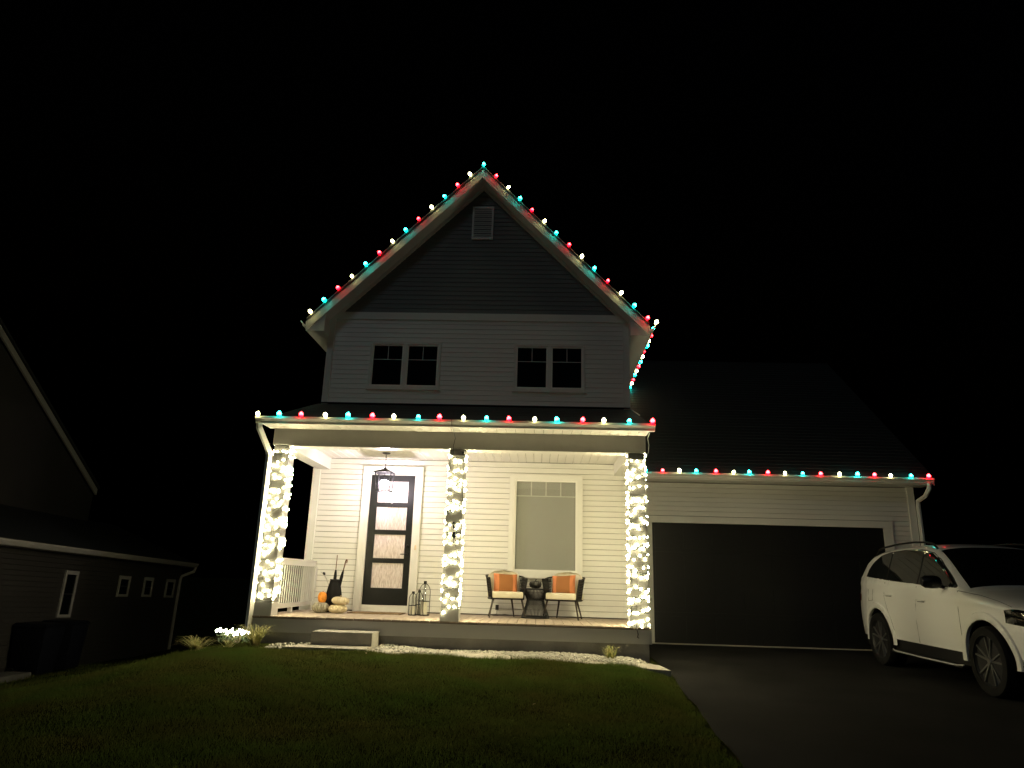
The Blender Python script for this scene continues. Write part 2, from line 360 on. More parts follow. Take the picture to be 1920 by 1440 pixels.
# house number on the middle column
num = H(MB().box(3.092, 3.112, PF-0.034, PF-0.0005, 1.925, 2.02).add([(3.092, PF-0.034, 2.02), (3.074, PF-0.034, 2.0), (3.074, PF-0.034, 1.987), (3.092, PF-0.034, 2.003), (3.092, PF-0.0005, 2.02), (3.074, PF-0.0005, 2.0), (3.074, PF-0.0005, 1.987), (3.092, PF-0.0005, 2.003)], [(0, 1, 2, 3), (7, 6, 5, 4), (0, 4, 5, 1), (1, 5, 6, 2), (2, 6, 7, 3), (3, 7, 4, 0)]), 'house_number', M['black'])
H(MB().box(3.108, 3.127, PF-0.034, PF-0.0005, 1.765, 1.865).box(3.066, 3.14, PF-0.035, PF-0.0006, 1.788, 1.805)
  .add([(3.108, PF-0.034, 1.865), (3.066, PF-0.034, 1.805), (3.085, PF-0.034, 1.805), (3.108, PF-0.034, 1.84), (3.108, PF-0.0005, 1.865), (3.066, PF-0.0005, 1.805), (3.085, PF-0.0005, 1.805), (3.108, PF-0.0005, 1.84)], [(0, 1, 2, 3), (7, 6, 5, 4), (0, 4, 5, 1), (1, 5, 6, 2), (2, 6, 7, 3), (3, 7, 4, 0)]), 'house_number', M['black'])
# door
dt = H(MB().box(0.985, DX0, -0.026, 0.07, DK+0.001, DZ1), 'door_casing', M['trim'])
H(MB().box(DX1, 2.165, -0.026, 0.07, DK+0.001, DZ1), 'door_casing', M['trim'])
H(MB().box(0.985, 2.165, -0.03, 0.07, DZ1+0.001, 3.25), 'door_casing', M['trim'])
H(MB().box(DX0+0.001, DX1-0.001, -0.045, 0.07, DK+0.001, DZ0-0.004), 'door_sill', M['trim'])
DH = DZ1-DZ0
lites = [(0.049, 0.218), (0.253, 0.432), (0.468, 0.65), (0.686, 0.874)]
px0, px1 = DX0+0.165*(DX1-DX0), DX0+0.85*(DX1-DX0)
d = MB().box(DX0+0.002, px0, 0.012, 0.06, DZ0, DZ1-0.002).box(px1, DX1-0.002, 0.012, 0.06, DZ0, DZ1-0.002)
edges = [0.0]+[e for l_ in lites for e in l_]+[1.0]
for i in range(0, len(edges), 2): d.box(px0, px1, 0.0125, 0.06, DZ1-0.002-edges[i+1]*(DH-0.002), DZ1-0.002-edges[i]*(DH-0.002))
fd = H(d, 'front_door', M['door'])
for (a, b) in lites: MB().box(px0+0.001, px1-0.001, 0.032, 0.04, DZ1-0.002-b*(DH-0.002)+0.001, DZ1-0.002-a*(DH-0.002)-0.001).build('pane', M['rain'], fd)
MB().tube([(DX1-0.07, 0.012, 1.58), (DX1-0.07, -0.04, 1.58), (DX1-0.19, -0.045, 1.575)], 0.011, 8).build('door_handle', M['black'], fd, smooth=True)
MB().lathe([(0.001, -0.035), (0.02, -0.034), (0.026, -0.02), (0.026, 0.0)], 14, (DX1-0.07, 0.012, 1.73), 'y').build('deadbolt', M['black'], fd, smooth=True)
kz = DZ1-0.235*DH
MB().lathe([(0.001, -0.03), (0.016, -0.028), (0.022, -0.012), (0.022, 0.0)], 12, ((px0+px1)/2, 0.012, kz+0.012), 'y').build('door_viewer', M['chrome'], fd, smooth=True)
MB().box((px0+px1)/2-0.016, (px0+px1)/2+0.016, -0.006, 0.012, kz-0.05, kz-0.012).build('door_knocker', M['black'], fd)
H(MB().box(2.085, 2.115, -0.045, -0.026, 1.66, 1.75), 'doorbell', mat('ivory_doorbell', (0.7, 0.55, 0.36), 0.4), bevel=0.006)
# porch window
def window(x0, x1, z0, z1, Y, panes, grid_z=None, casing=0.09, sill=True, glass='darkglass', shade=False):
    c = casing
    fr = MB().box(x0-c, x0, Y-0.02, Y+0.05, z0-c, z1+c).box(x1, x1+c, Y-0.02, Y+0.05, z0-c, z1+c).box(x0, x1, Y-0.021, Y+0.05, z1, z1+c).box(x0, x1, Y-0.021, Y+0.05, z0-c, z0)
    wn = H(fr, 'window', M['trim'])
    if sill: MB().box(x0-c-0.02, x1+c+0.02, Y-0.05, Y+0.05, z0-c-0.03, z0-c-0.001).build('sill', M['trim'], wn)
    return wn
GX0, GX1, GZ0, GZ1 = 4.005, 5.147, 1.362, 3.02
wn = window(GX0-0.035, GX1+0.035, GZ0-0.03, GZ1+0.035, 0.0, 1, casing=0.10)
s_ = 0.035
MB().box(GX0-s_, GX0, -0.006, 0.06, GZ0-0.03, GZ1+s_).box(GX1, GX1+s_, -0.006, 0.06, GZ0-0.03, GZ1+s_).box(GX0, GX1, -0.0065, 0.06, GZ1, GZ1+s_).box(GX0, GX1, -0.0065, 0.06, GZ0-0.03, GZ0).build('sash', M['winframe'], wn)
MB().box(GX0+0.001, GX1-0.001, 0.026, 0.030, GZ0+0.001, GZ1-0.001).build('pane', M['glass'], wn)
MB().box(GX0+0.002, GX1-0.002, 0.058, 0.064, GZ0+0.002, 2.865).box(GX0+0.002, GX1-0.002, 0.064, 0.068, 2.86, GZ1-0.002).build('roller_shade', M['shade'], wn)
MB().box(GX0+0.001, GX1-0.001, 0.031, 0.039, 2.735, 2.752).build('grille_bar', M['winframe'], wn)
for k in (1, 2, 3):
    x = GX0+(GX1-GX0)*k/4; MB().box(x-0.011, x+0.011, 0.0305, 0.0385, 2.753, GZ1-0.001).build('grille_bar', M['winframe'], wn)
# upper wall
uw = H(MB().box(0.0, W, 0.06, 0.2, 4.30, 6.55), 'upper_wall', M['wrap'])
siding(uw, 0.10, W-0.10, 4.54, 6.36, 0.03, [(0.93, 2.34, 4.88, 5.81), (3.91, 5.30, 4.88, 5.81)], hb_=0.0955)
H(MB().box(-0.012, 0.115, -0.01, 0.06, 4.42, 6.34), 'corner_board', M['trim'])
H(MB().box(W-0.115, W+0.012, -0.01, 0.06, 4.42, 6.34), 'corner_board', M['trim'])
H(MB().box(-0.005, W+0.005, -0.014, 0.06, 6.345, 6.50), 'frieze_board', M['trim'])
for (x0, x1) in ((0.905, 2.365), (3.885, 5.325)):
    z0, z1 = 4.855, 5.84; c = 0.04
    fr = MB().box(x0, x0+c, -0.022, 0.05, z0, z1).box(x1-c, x1, -0.022, 0.05, z0, z1).box(x0+c, x1-c, -0.0225, 0.05, z1-c, z1).box(x0+c, x1-c, -0.0225, 0.05, z0, z0+c).box((x0+x1)/2-0.035, (x0+x1)/2+0.035, -0.021, 0.05, z0+c, z1-c)
    wn2 = H(fr, 'window', M['trim'])
    MB().box(x0-0.03, x1+0.03, -0.045, 0.03, z0-0.035, z0-0.001).build('sill', M['trim'], wn2)
    for (a, b) in ((x0+c, (x0+x1)/2-0.035), ((x0+x1)/2+0.035, x1-c)):
        MB().box(a, a+0.03, 0.0, 0.05, z0+c, z1-c).box(b-0.03, b, 0.0, 0.05, z0+c, z1-c).box(a+0.03, b-0.03, 0.001, 0.05, z1-c-0.03, z1-c).box(a+0.03, b-0.03, 0.001, 0.05, z0+c, z0+c+0.035).build('sash', M['winframe'], wn2)
        MB().box(a+0.031, b-0.031, 0.030, 0.034, z0+c+0.036, z1-c-0.031).build('pane', M['darkglass'], wn2)
        gz = z1-c-0.33
        MB().box(a+0.032, b-0.032, 0.022, 0.029, gz, gz+0.013).build('grille_bar', M['grille'], wn2)
        MB().box((a+b)/2-0.007, (a+b)/2+0.007, 0.0225, 0.0285, gz+0.014, z1-c-0.032).build('grille_bar', M['grille'], wn2)
# gable
SL = 1.02; AX, AZ = 3.11, 9.76
gw = H(MB().prism([(0.0, 6.5), (W, 6.5), (AX, 6.5+SL*3.11)], 0.06, 0.2), 'gable_wall', M['gable'])
n_g = 29
for i in range(n_g):
    z = 6.505+i*0.1016; half = (9.47-(z+0.10))/SL
    if half > 0.04: put('siding_board', gable_me, gw, (AX-half, 0.03, z), (0, 0, 0), (2*half, 1, 1.07))
vt = H(MB().box(2.89, 2.93, -0.02, 0.03, 8.21, 8.99).box(3.31, 3.35, -0.02, 0.03, 8.21, 8.99).box(2.93, 3.31, -0.021, 0.03, 8.95, 8.99).box(2.93, 3.31, -0.021, 0.03, 8.21, 8.25), 'gable_vent', M['trim'])
MB().box(2.931, 3.309, 0.019, 0.028, 8.251, 8.949).build('vent_back', M['trim'], vt)
for k in range(14): put('louver', MB().add([(2.931, -0.018, 0), (3.309, -0.018, 0), (3.309, 0.012, 0.045), (2.931, 0.012, 0.045), (2.931, -0.012, 0), (3.309, -0.012, 0), (3.309, 0.018, 0.045), (2.931, 0.018, 0.045)], [(0, 1, 2, 3), (7, 6, 5, 4), (0, 4, 5, 1), (1, 5, 6, 2), (2, 6, 7, 3), (3, 7, 4, 0)]).mesh('louver', M['trim']) if k == 0 else bpy.data.meshes['louver'], vt, (0, 0, 8.255+k*0.049))
# main roof
EX = 0.37
def rz(x): return AZ-SL*abs(x-AX)
for sgn in (-1, 1):
    xe = AX+sgn*(AX+EX)
    H(MB().prism([(AX, AZ), (xe, rz(xe)), (xe, rz(xe)-0.05), (AX, AZ-0.05)], -0.40, 9.0), 'main_roof', M['shingle'])
    H(MB().prism([(AX, AZ-0.052), (xe, rz(xe)-0.052), (xe, rz(xe)-0.27), (AX, AZ-0.27)], -0.375, -0.345), 'rake_board', M['trim'])
    H(MB().prism([(AX, AZ-0.06), (xe, rz(xe)-0.06), (xe, rz(xe)-0.262), (AX, AZ-0.262)], -0.344, 0.06), 'rake_soffit', M['soffit'])
    H(MB().prism([(AX, AZ-0.264), (AX+sgn*(AX-0.0), rz(AX+sgn*AX)-0.264), (AX+sgn*(AX-0.0), rz(AX+sgn*AX)-0.36), (AX, AZ-0.36)], -0.012, 0.03), 'rake_frieze', M['trim'])
    zb = rz(xe)-0.262; xw = AX+sgn*AX
    H(MB().prism([(xe, zb), (xw, zb), (xw, rz(xw)-0.263)], -0.3435, 0.059), 'eave_return', M['trim'])
    H(MB().box(min(xe, xw), max(xe, xw), 0.061, 9.0, zb, zb+0.02), 'eave_soffit', M['soffit'])
    H(MB().box(min(xe, xe-sgn*0.025), max(xe, xe-sgn*0.025), 0.061, 9.0, zb+0.021, rz(xe)-0.055), 'eave_board', M['trim'])
    g = [(xe+sgn*0.001, 6.0+0.115), (xe+sgn*0.001, 6.0+0.01), (xe+sgn*0.07, 6.01), (xe+sgn*0.085, 6.06), (xe+sgn*0.125, 6.10), (xe+sgn*0.125, 6.125), (xe+sgn*0.115, 6.125), (xe+sgn*0.115, 6.105), (xe+sgn*0.012, 6.03), (xe+sgn*0.012, 6.115)]
    g = [(a, b+rz(xe)-6.18) for a, b in g]
    H(MB().prism(g, -0.38, 9.0), 'gutter', M['trim'])
H(MB().box(0.0, 0.06, 0.2, 9.0, -0.6, 6.2), 'side_wall', M['siding'])
H(MB().box(W-0.06, W, 0.2, 9.0, -0.3, 6.2), 'side_wall', M['siding'])
H(MB().box(0.06, W-0.06, 8.9, 9.0, -0.3, 6.2), 'back_wall', M['siding'])
# porch roof with shingle courses
def shingle_roof(name, x0, x1, y0, z0, y1, z1, exposure=0.145):
    L = math.hypot(y1-y0, z1-z0); dy, dz = (y1-y0)/L, (z1-z0)/L; nx, nz = -dz, dy
    rf = H(MB().prism([(y0, z0), (y1, z1), (y1+nx*0.03*-1, z1-nz*0.03), (y0-nx*0.03, z0-nz*0.03)], x0, x1, 'x'), name, M['shingle'])
    n = int(L/exposure); me = None
    for k in range(n):
        if me is None:
            a = 0.0; b = exposure+0.02
            me = MB().prism([(0, 0.001), (0, 0.009), (dy*b+nx*0.002, dz*b+nz*0.002), (dy*b, dz*b)], x0-0.01, x1+0.01, 'x').mesh('shingle_course', M['shingle'])
        t = k*exposure
        put('shingle_course', me, rf, (0, y0+dy*t+nx*0.004, z0+dz*t+nz*0.004+random.uniform(0, 0.002)))
    return rf
shingle_roof('porch_roof', -0.06, 6.22, -2.80, 3.535, 0.03, 4.51)
H(MB().box(-0.02, W+0.01, -0.03, 0.03, 4.515, 4.535), 'roof_flashing', M['black'])
H(MB().prism([(-0.02, 4.30), (0.03, 4.53), (0.03, 4.26)], 6.221, 6.25, 'x'), 'roof_flashing', M['trim'])
H(MB().add([(6.225, -0.03, 4.52), (6.42, -0.03, 4.385), (6.225, -0.03, 4.36), (6.225, 0.0, 4.52), (6.42, 0.0, 4.385), (6.225, 0.0, 4.36)], [(0, 1, 2), (5, 4, 3), (0, 3, 4, 1), (1, 4, 5, 2), (2, 5, 3, 0)]), 'kickout_flashing', M['trim'])
H(MB().prism([(-2.76, 3.50), (0.02, 4.46), (0.02, 3.52)], 6.10, 6.16, 'x'), 'porch_gable_end', M['trim'])
H(MB().prism([(-2.76, 3.50), (0.02, 4.46), (0.02, 3.52)], 0.03, 0.09, 'x'), 'porch_gable_end', M['trim'])
# eave soffit panels under the gutter
es = H(MB().box(-0.04, 6.19, -2.765, PF-0.001, 3.482, 3.50), 'porch_soffit', M['gap'])
for k in range(41):
    put('soffit_panel', MB().box(0, 0.1455, -2.764, PF-0.002, 3.470, 3.481).mesh('soffit_panel', M['soffit']) if k == 0 else bpy.data.meshes['soffit_panel'], es, (-0.035+k*0.1512, 0, 0))
def gutter_x(x0, x1, y, z, name='gutter', hgt=0.105):
    g = [(y, z+hgt), (y, z), (y-0.075, z), (y-0.085, z+0.035), (y-0.125, z+0.075), (y-0.125, z+hgt+0.002), (y-0.112, z+hgt+0.002), (y-0.112, z+0.082), (y-0.07, z+0.012), (y-0.012, z+0.012), (y-0.012, z+hgt)]
    return H(MB().prism(g, x0, x1, 'x'), name, M['trim'])
gutter_x(-0.12, 6.24, -2.766, 3.468)
def spout(pts, wd=0.075, dp=0.055, parent=None, mt=None, name='downspout'):
    o = MB().tube(pts, wd*0.62, 4)
    return o
H(MB().tube([(-0.06, -2.83, 3.47), (-0.055, -2.83, 3.40), (0.0, -2.49, 3.10), (0.005, -2.44, 3.02), (0.005, -2.44, 0.30)], 0.052, 4), 'downspout', M['trim'])
# railing on the left
rl = H(MB().box(0.155, 0.225, -2.155, 0.0, 1.375, 1.41).box(0.165, 0.215, -2.155, 0.0, 1.30, 1.374), 'railing', M['trim'])
MB().box(0.165, 0.215, -2.155, 0.0, 0.605, 0.68).build('bottom_rail', M['trim'], rl)
bal = MB().box(0.181, 0.199, -0.009, 0.009, 0.681, 1.299).mesh('baluster', M['trim'])
for k in range(19): put('baluster', bal, rl, (0, -2.06+k*0.11, 0))
MB().box(0.13, 0.25, -0.11, -0.001, DK+0.001, 1.30).build('rail_post', M['trim'], rl)
MB().box(0.16, 0.22, -1.2, -1.12, DK+0.001, 0.604).build('rail_foot', M['trim'], rl)
# ---- garage wing
GY = 1.74
gwall = H(MB().box(W, 12.44, GY+0.06, GY+0.2, -0.1, 3.45).box(12.3, 12.44, GY+0.2, 9.0, -0.1, 3.45), 'garage_wall', M['wrap'])
siding(gwall, W, 12.36, 2.60, 3.31, GY+0.03, hb_=0.098)
siding(gwall, 11.90, 12.36, 0.06, 2.60, GY+0.03, hb_=0.099)
H(MB().box(12.33, 12.47, GY-0.01, GY+0.06, 0.0, 3.32), 'corner_board', M['trim'])
H(MB().box(6.77, 6.872, GY-0.024, GY+0.06, 0.005, 2.445), 'door_casing', M['trim'])
H(MB().box(11.752, 11.93, GY-0.024, GY+0.06, 0.005, 2.445), 'door_casing', M['trim'])
H(MB().box(6.77, 11.93, GY-0.03, GY+0.06, 2.446, 2.585), 'door_casing', M['trim'])
gd = H(MB().box(6.873, 11.751, GY+0.045, GY+0.06, 0.006, 2.444), 'garage_door', M['garage'])
for i in range(4):
    z0 = 0.01+i*0.608
    s1 = MB().box(6.875, 11.749, GY+0.02, GY+0.044, z0, z0+0.602).build('door_section', M['garage'], gd)
for i in range(4):
    for j in range(8):
        put('raised_panel', MB().box(0.05, 0.56, GY+0.008, GY+0.0195, 0.08, 0.52).mesh('raised_panel', M['garage']) if (i, j) == (0, 0) else bpy.data.meshes['raised_panel'], gd, (6.875+j*0.609, 0, 0.01+i*0.608))
RY = 6.1; G0 = 1.32
shingle_roof('garage_roof', W, 12.72, G0, 3.455, RY, 3.455+(RY-G0)*0.84)
H(MB().prism([(RY, 3.455+(RY-G0)*0.84), (2*RY-G0, 3.455), (2*RY-G0, 3.42), (RY, 3.42+(RY-G0)*0.84)], W, 12.72, 'x'), 'garage_roof_back', M['shingle'])
H(MB().prism([(GY+0.2, 3.45), (RY, 3.40+(RY-G0)*0.84-0.1), (2*RY-GY, 3.45)], 12.35, 12.44, 'x'), 'garage_gable', M['siding'])
H(MB().prism([(G0, 3.42), (RY, 3.42+(RY-G0)*0.84), (RY, 3.22+(RY-G0)*0.84), (G0, 3.31)], 12.68, 12.71, 'x'), 'rake_board', M['trim'])
H(MB().box(6.7, 12.67, G0+0.05, GY+0.06, 3.325, 3.345), 'eave_soffit', M['soffit'])
H(MB().box(6.3, 12.67, G0+0.02, G0+0.045, 3.325, 3.45), 'eave_board', M['trim'])
gutter_x(6.3, 12.66, G0+0.019, 3.345)
H(MB().tube([(12.56, 1.26, 3.34), (12.56, 1.27, 3.24), (12.54, 1.42, 3.10), (12.50, 1.66, 3.02), (12.50, 1.67, 2.9), (12.50, 1.67, 0.1)], 0.045, 6), 'downspout', M['trim'], smooth=True)

# ---- concrete step
st = MB().box(1.14, 2.045, -2.91, PF-0.02, -0.1, 0.352).build('porch_step', M['step'], None, bevel=0.008)
tag(st, 'low pale-edged concrete step block in front of the porch door', 'step')

# ------------------------------------------------------------------ festive light strings
c9 = {}
prof = [(0.002, 0.0), (0.014, 0.001), (0.015, 0.012), (0.024, 0.022), (0.034, 0.038), (0.033, 0.056), (0.021, 0.076), (0.004, 0.090)]
for k in 'wgr': c9[k] = MB().lathe(prof, 10).mesh('bulb', M['bulb_'+k], True)
def c9_string(label, pts, order, dirs, sag=0.02, lead=None):
    o0 = Vector(pts[0]); t = thing('light_string', label, 'string lights', o0, 0, 'coloured bulb strings along the roof edges')
    path = []
    for i in range(len(pts)-1):
        a, b = Vector(pts[i])-o0, Vector(pts[i+1])-o0
        for q in range(4): s = q/4; path.append(a.lerp(b, s)+Vector((0, 0, -sag*4*s*(1-s)+0.004)))
    path.append(Vector(pts[-1])-o0)
    MB().tube(path, 0.006, 5).build('wire', M['wire'], t, smooth=True)
    names = {'w': 'white_bulb', 'g': 'green_bulb', 'r': 'red_bulb'}
    for i, p in enumerate(pts):
        dvec = Vector(dirs(i)) if callable(dirs) else Vector(dirs)
        dvec = (dvec+Vector((random.gauss(0, .17), random.gauss(0, .14), random.gauss(0, .05)))).normalized()
        k = order[i % 3]; q = dvec.to_track_quat('Z', 'Y')
        sz_ = random.uniform(0.9, 1.12); along = (Vector(pts[1])-Vector(pts[0])).normalized() if len(pts) != 27 else Vector((0, 0, 0))
        ob = put(names[k], c9[k], t, Vector(p)-o0+along*random.gauss(0, 0.014), q.to_euler(), (sz_, sz_, sz_))
    return t
# rake
rk = []
for i in range(27):
    s = (i-13)*0.262+0.0; x = AX+s+0.02
    rk.append((x, -0.43, rz(x)-0.02+ (0.012 if i == 13 else 0)))
c9_string('coloured bulb string climbing both slopes of the upper gable', rk, 'wgr', lambda i: (-0.55 if i < 13 else (0.3 if i > 13 else 0), -0.15, 1.0))
c9_string('coloured bulb string along the porch gutter', [(-0.08+i*0.3676, -2.915, 3.562) for i in range(18)], 'wgr', (0, -0.15, 1))
c9_string('coloured bulb string on the right eave of the upper storey', [(6.70+0.008*i, -0.42+i*0.378, 6.17) for i in range(14)], 'wgr', (0.5, 0, 1))
c9_string('coloured bulb string along the garage gutter', [(6.68+i*0.3656, 1.19, 3.44) for i in range(17)], 'grw', (-0.1, -0.15, 1))
c9_string('bulb string on the left eave of the upper storey, seen edge-on', [(-0.50, 0.1+i*0.378, 6.16) for i in range(8)], 'wgr', (-0.5, 0, 1))

mini_me = MB().lathe([(0.002, 0.0), (0.006, 0.002), (0.0072, 0.009), (0.005, 0.017), (0.001, 0.022)], 6).mesh('mini_bulb', M['mini'])
def column_string(label, a, b, z0, z1, seed, turns, dens=1.0):
    R_ = random.Random(seed); wd = b-a; y0, y1 = PF, PF+0.26
    t = thing('column_light_string', label, 'string lights', ((a+b)/2, PF+0.13, z0), 0, 'warm mini light strings wrapped round the porch columns')
    o0 = Vector(t.location); per = 2*(wd+0.26); L = per*turns; path = []
    def P(s, off):
        u = (s % per); z = z0+(z1-z0)*s/L+0.035*math.sin(s*1.7+seed)+0.02*math.sin(s*4.1)+0.015*math.sin(s*9.3+seed)
        c = 0.0
        if u < wd: return Vector((a+u, y0-off, z)), Vector((0, -1, 0))
        u -= wd
        if u < 0.26: return Vector((b+off, y0+u, z)), Vector((1, 0, 0))
        u -= 0.26
        if u < wd: return Vector((b-u, y1+off, z)), Vector((0, 1, 0))
        u -= wd
        return Vector((a-off, y1-u, z)), Vector((-1, 0, 0))
    s = 0.0
    while s < L: path.append(P(s, 0.008)[0]-o0); s += 0.045
    MB().tube(path, 0.0035, 4).build('wire', M['gwire'], t)
    s = 0.05; n = 0
    while s < L-0.03 and n < 298:
        p, nrm = P(s, 0.013)
        if nrm.y < 0 and (1.75 < p.z < 1.89 or 1.915 < p.z < 2.03) and 3.055 < p.x < 3.15: s += 0.05; continue
        tg = Vector((R_.gauss(0, 1), R_.gauss(0, 1), R_.gauss(0, 1))); tg = (tg-nrm*tg.dot(nrm)).normalized()
        dv_ = (tg+nrm*R_.uniform(0.0, 0.45)).normalized()
        put('mini_bulb', mini_me, t, p-o0+Vector((0, 0, R_.gauss(0, 0.026))), dv_.to_track_quat('Z', 'Y').to_euler())
        s += dens*R_.choice((0.058, 0.072, 0.09, 0.105)); n += 1
    return t
t1 = column_string('warm mini lights wrapped round the left porch column by the railing', *COLS[0], 0.78, 3.17, 3, 21)
t2 = column_string('warm mini lights wrapped round the middle porch column with the house number', *COLS[1], 0.74, 3.16, 5, 21)
t3 = column_string('warm mini lights wrapped round the right porch column next to the garage', *COLS[2], 0.53, 3.17, 9, 24, 1.04)
def cord(t, pts, r=0.005, mt='bwire', name='lead_cord'):
    o0 = Vector(t.location); return MB().tube([Vector(p)-o0 for p in pts], r, 5).build(name, M[mt], t, smooth=True)
cord(t2, [(3.04, PF-0.01, 3.09), (3.03, PF-0.03, 3.22), (3.06, PF-0.05, 3.36), (3.05, -2.7, 3.46), (3.04, -2.895, 3.50), (3.04, -2.9, 3.575)], 0.004)
MB().box(-0.012, 0.012, -0.012, 0.012, -0.04, 0.04).build('plug', M['bwire'], t2, bevel=0.004); bpy.data.objects['plug'].location = Vector((3.215, PF-0.03, 3.14))-Vector(t2.location); bpy.data.objects['plug'].rotation_euler = (0, 1.0, 0)
cord(t3, [(6.14, PF-0.01, 3.10), (6.19, PF-0.02, 3.2), (6.20, PF-0.03, 3.32), (6.17, PF-0.1, 3.42), (6.18, -2.7, 3.46)], 0.006, 'wire')
cord(t3, [(5.95, PF-0.03, 0.56), (5.955, PF-0.035, 0.48), (5.97, PF-0.03, 0.42), (5.955, PF-0.03, 0.385), (5.98, PF-0.03, 0.372)], 0.007)
cord(t1, [(0.06, PF-0.01, 3.12), (0.0, PF-0.04, 3.16), (-0.03, PF-0.06, 3.14)], 0.006)

# ------------------------------------------------------------------ pendant lantern
pl = thing('pendant_lantern', 'black framed glass lantern hanging from the porch ceiling before the door', 'lantern', (1.56, -0.716, 2.685))
MB().lathe([(0.001, 0.712), (0.075, 0.711), (0.07, 0.695), (0.02, 0.685), (0.001, 0.684)], 20).build('canopy', M['black'], pl, smooth=True)
ch = MB()
for k in range(9):
    zc = 0.455+k*0.026
    ring = [(0.009*math.cos(q*PI/4) if k % 2 else 0.0, 0.0 if k % 2 else 0.009*math.cos(q*PI/4), zc+0.017*math.sin(q*PI/4)) for q in range(8)]
    ch.tube(ring, 0.003, 4, True)
ch.build('chain', M['black'], pl)
hb, ht = 0.125, 0.148
fr = MB()
for sx in (-1, 1):
    for sy in (-1, 1): fr.tube([(sx*hb, sy*hb, 0.0), (sx*ht, sy*ht, 0.335)], 0.011, 4)
for z, h in ((0.0, hb), (0.335, ht)): fr.tube([(-h, -h, z), (h, -h, z), (h, h, z), (-h, h, z)], 0.011, 4, True)
fr.build('frame', M['black'], pl)
MB().add([(-0.185, -0.185, 0.335), (0.185, -0.185, 0.335), (0.185, 0.185, 0.335), (-0.185, 0.185, 0.335), (-0.03, -0.03, 0.41), (0.03, -0.03, 0.41), (0.03, 0.03, 0.41), (-0.03, 0.03, 0.41), (0, 0, 0.455)],
         [(3, 2, 1, 0), (0, 1, 5, 4), (1, 2, 6, 5), (2, 3, 7, 6), (3, 0, 4, 7), (4, 5, 8), (5, 6, 8), (6, 7, 8), (7, 4, 8)]).build('lantern_roof', M['black'], pl)
for q in range(4):
    c_, s_2 = math.cos(q*PI/2), math.sin(q*PI/2)
    def rot(x, y, z): return (x*c_-y*s_2, x*s_2+y*c_, z)
    MB().add([rot(-hb, -hb, 0.008), rot(hb, -hb, 0.008), rot(ht, -ht, 0.327), rot(-ht, -ht, 0.327)], [(0, 1, 2, 3)]).build('glass_pane', M['lglass'], pl)
cl = MB().tube([(0, 0, 0.33), (0, 0, 0.07)], 0.007, 6)
for q in range(4): cl.tube([(0, 0, 0.07), (0.045*math.cos(q*PI/2+.6), 0.045*math.sin(q*PI/2+.6), 0.06), (0.05*math.cos(q*PI/2+.6), 0.05*math.sin(q*PI/2+.6), 0.09)], 0.005, 5)
cl.build('bulb_cluster', M['black'], pl)
for q in range(4):
    x, y = 0.05*math.cos(q*PI/2+.6), 0.05*math.sin(q*PI/2+.6)
    MB().lathe([(0.009, 0.09), (0.009, 0.135)], 10, (x, y, 0)).build('candle_sleeve', M['candle'], pl)
    MB().lathe([(0.004, 0.136), (0.012, 0.145), (0.015, 0.16), (0.010, 0.18), (0.002, 0.20)], 10, (x, y, 0)).build('candle_bulb', M['candle_bulb'], pl, smooth=True)

# ------------------------------------------------------------------ porch furniture
def pillow_mesh(name, wd, hg, th, mt, n=16, puff=0.5):
    P = []; 
    def sh(u): return math.copysign(abs(u)**0.85, u)
    top, bot = [], []
    for i in range(n+1):
        r1, r2 = [], []
        for j in range(n+1):
            u, v = -1+2*j/n, -1+2*i/n
            t = max(0.0, (1-u*u)*(1-v*v))**puff*th/2+0.002
            ear = 1-0.06*(1-abs(u*v))*max(abs(u), abs(v))
            x, z = u*wd/2*(1-0.05*(1-v*v)*abs(u)*-0.0-0.06*(1-abs(v))*0-0.05*(abs(u) == 1)*(1-v*v)), v*hg/2*(1-0.05*(abs(v) == 1)*(1-u*u))
            r1.append((x, -t, z)); r2.append((x, t, z))
        top.append(r1); bot.append(r2)
    return MB().grid(top).grid(bot).mesh(name, mt, True)
def stripe_mat():
    mt = mat('rust_striped_pillow', (0.50, 0.17, 0.07), 0.9, bump=(180, 0.25, 0.002))
    n = mt.node_tree.nodes; l = mt.node_tree.links; b = n['Principled BSDF']
    tc = n.new('ShaderNodeTexCoord'); sp = n.new('ShaderNodeSeparateXYZ'); l.new(tc.outputs['Object'], sp.inputs[0])
    ab = n.new('ShaderNodeMath'); ab.operation = 'ABSOLUTE'; l.new(sp.outputs[0], ab.inputs[0])
    gt = n.new('ShaderNodeMath'); gt.operation = 'GREATER_THAN'; gt.inputs[1].default_value = 0.125; l.new(ab.outputs[0], gt.inputs[0])
    mx = n.new('ShaderNodeMix'); mx.data_type = 'RGBA'; mx.inputs[6].default_value = lin(0.30, 0.115, 0.035); mx.inputs[7].default_value = lin(0.60, 0.21, 0.085)
    l.new(gt.outputs[0], mx.inputs[0]); l.new(mx.outputs[2], b.inputs['Base Color'])
    return mt
M['stripe'] = stripe_mat()
def u_path(t, r, depth_b, front):     # t 0..1 around the tub from left front to right front
    # straight sides then half ellipse back
    if t < 0.22: return (-r, front+(0.02-front)*(t/0.22))
    if t > 0.78: return (r, 0.02+(front-0.02)*((t-0.78)/0.22))
    a = PI-(t-0.22)/0.56*PI
    return (r*math.cos(a), 0.02+depth_b*math.sin(a))
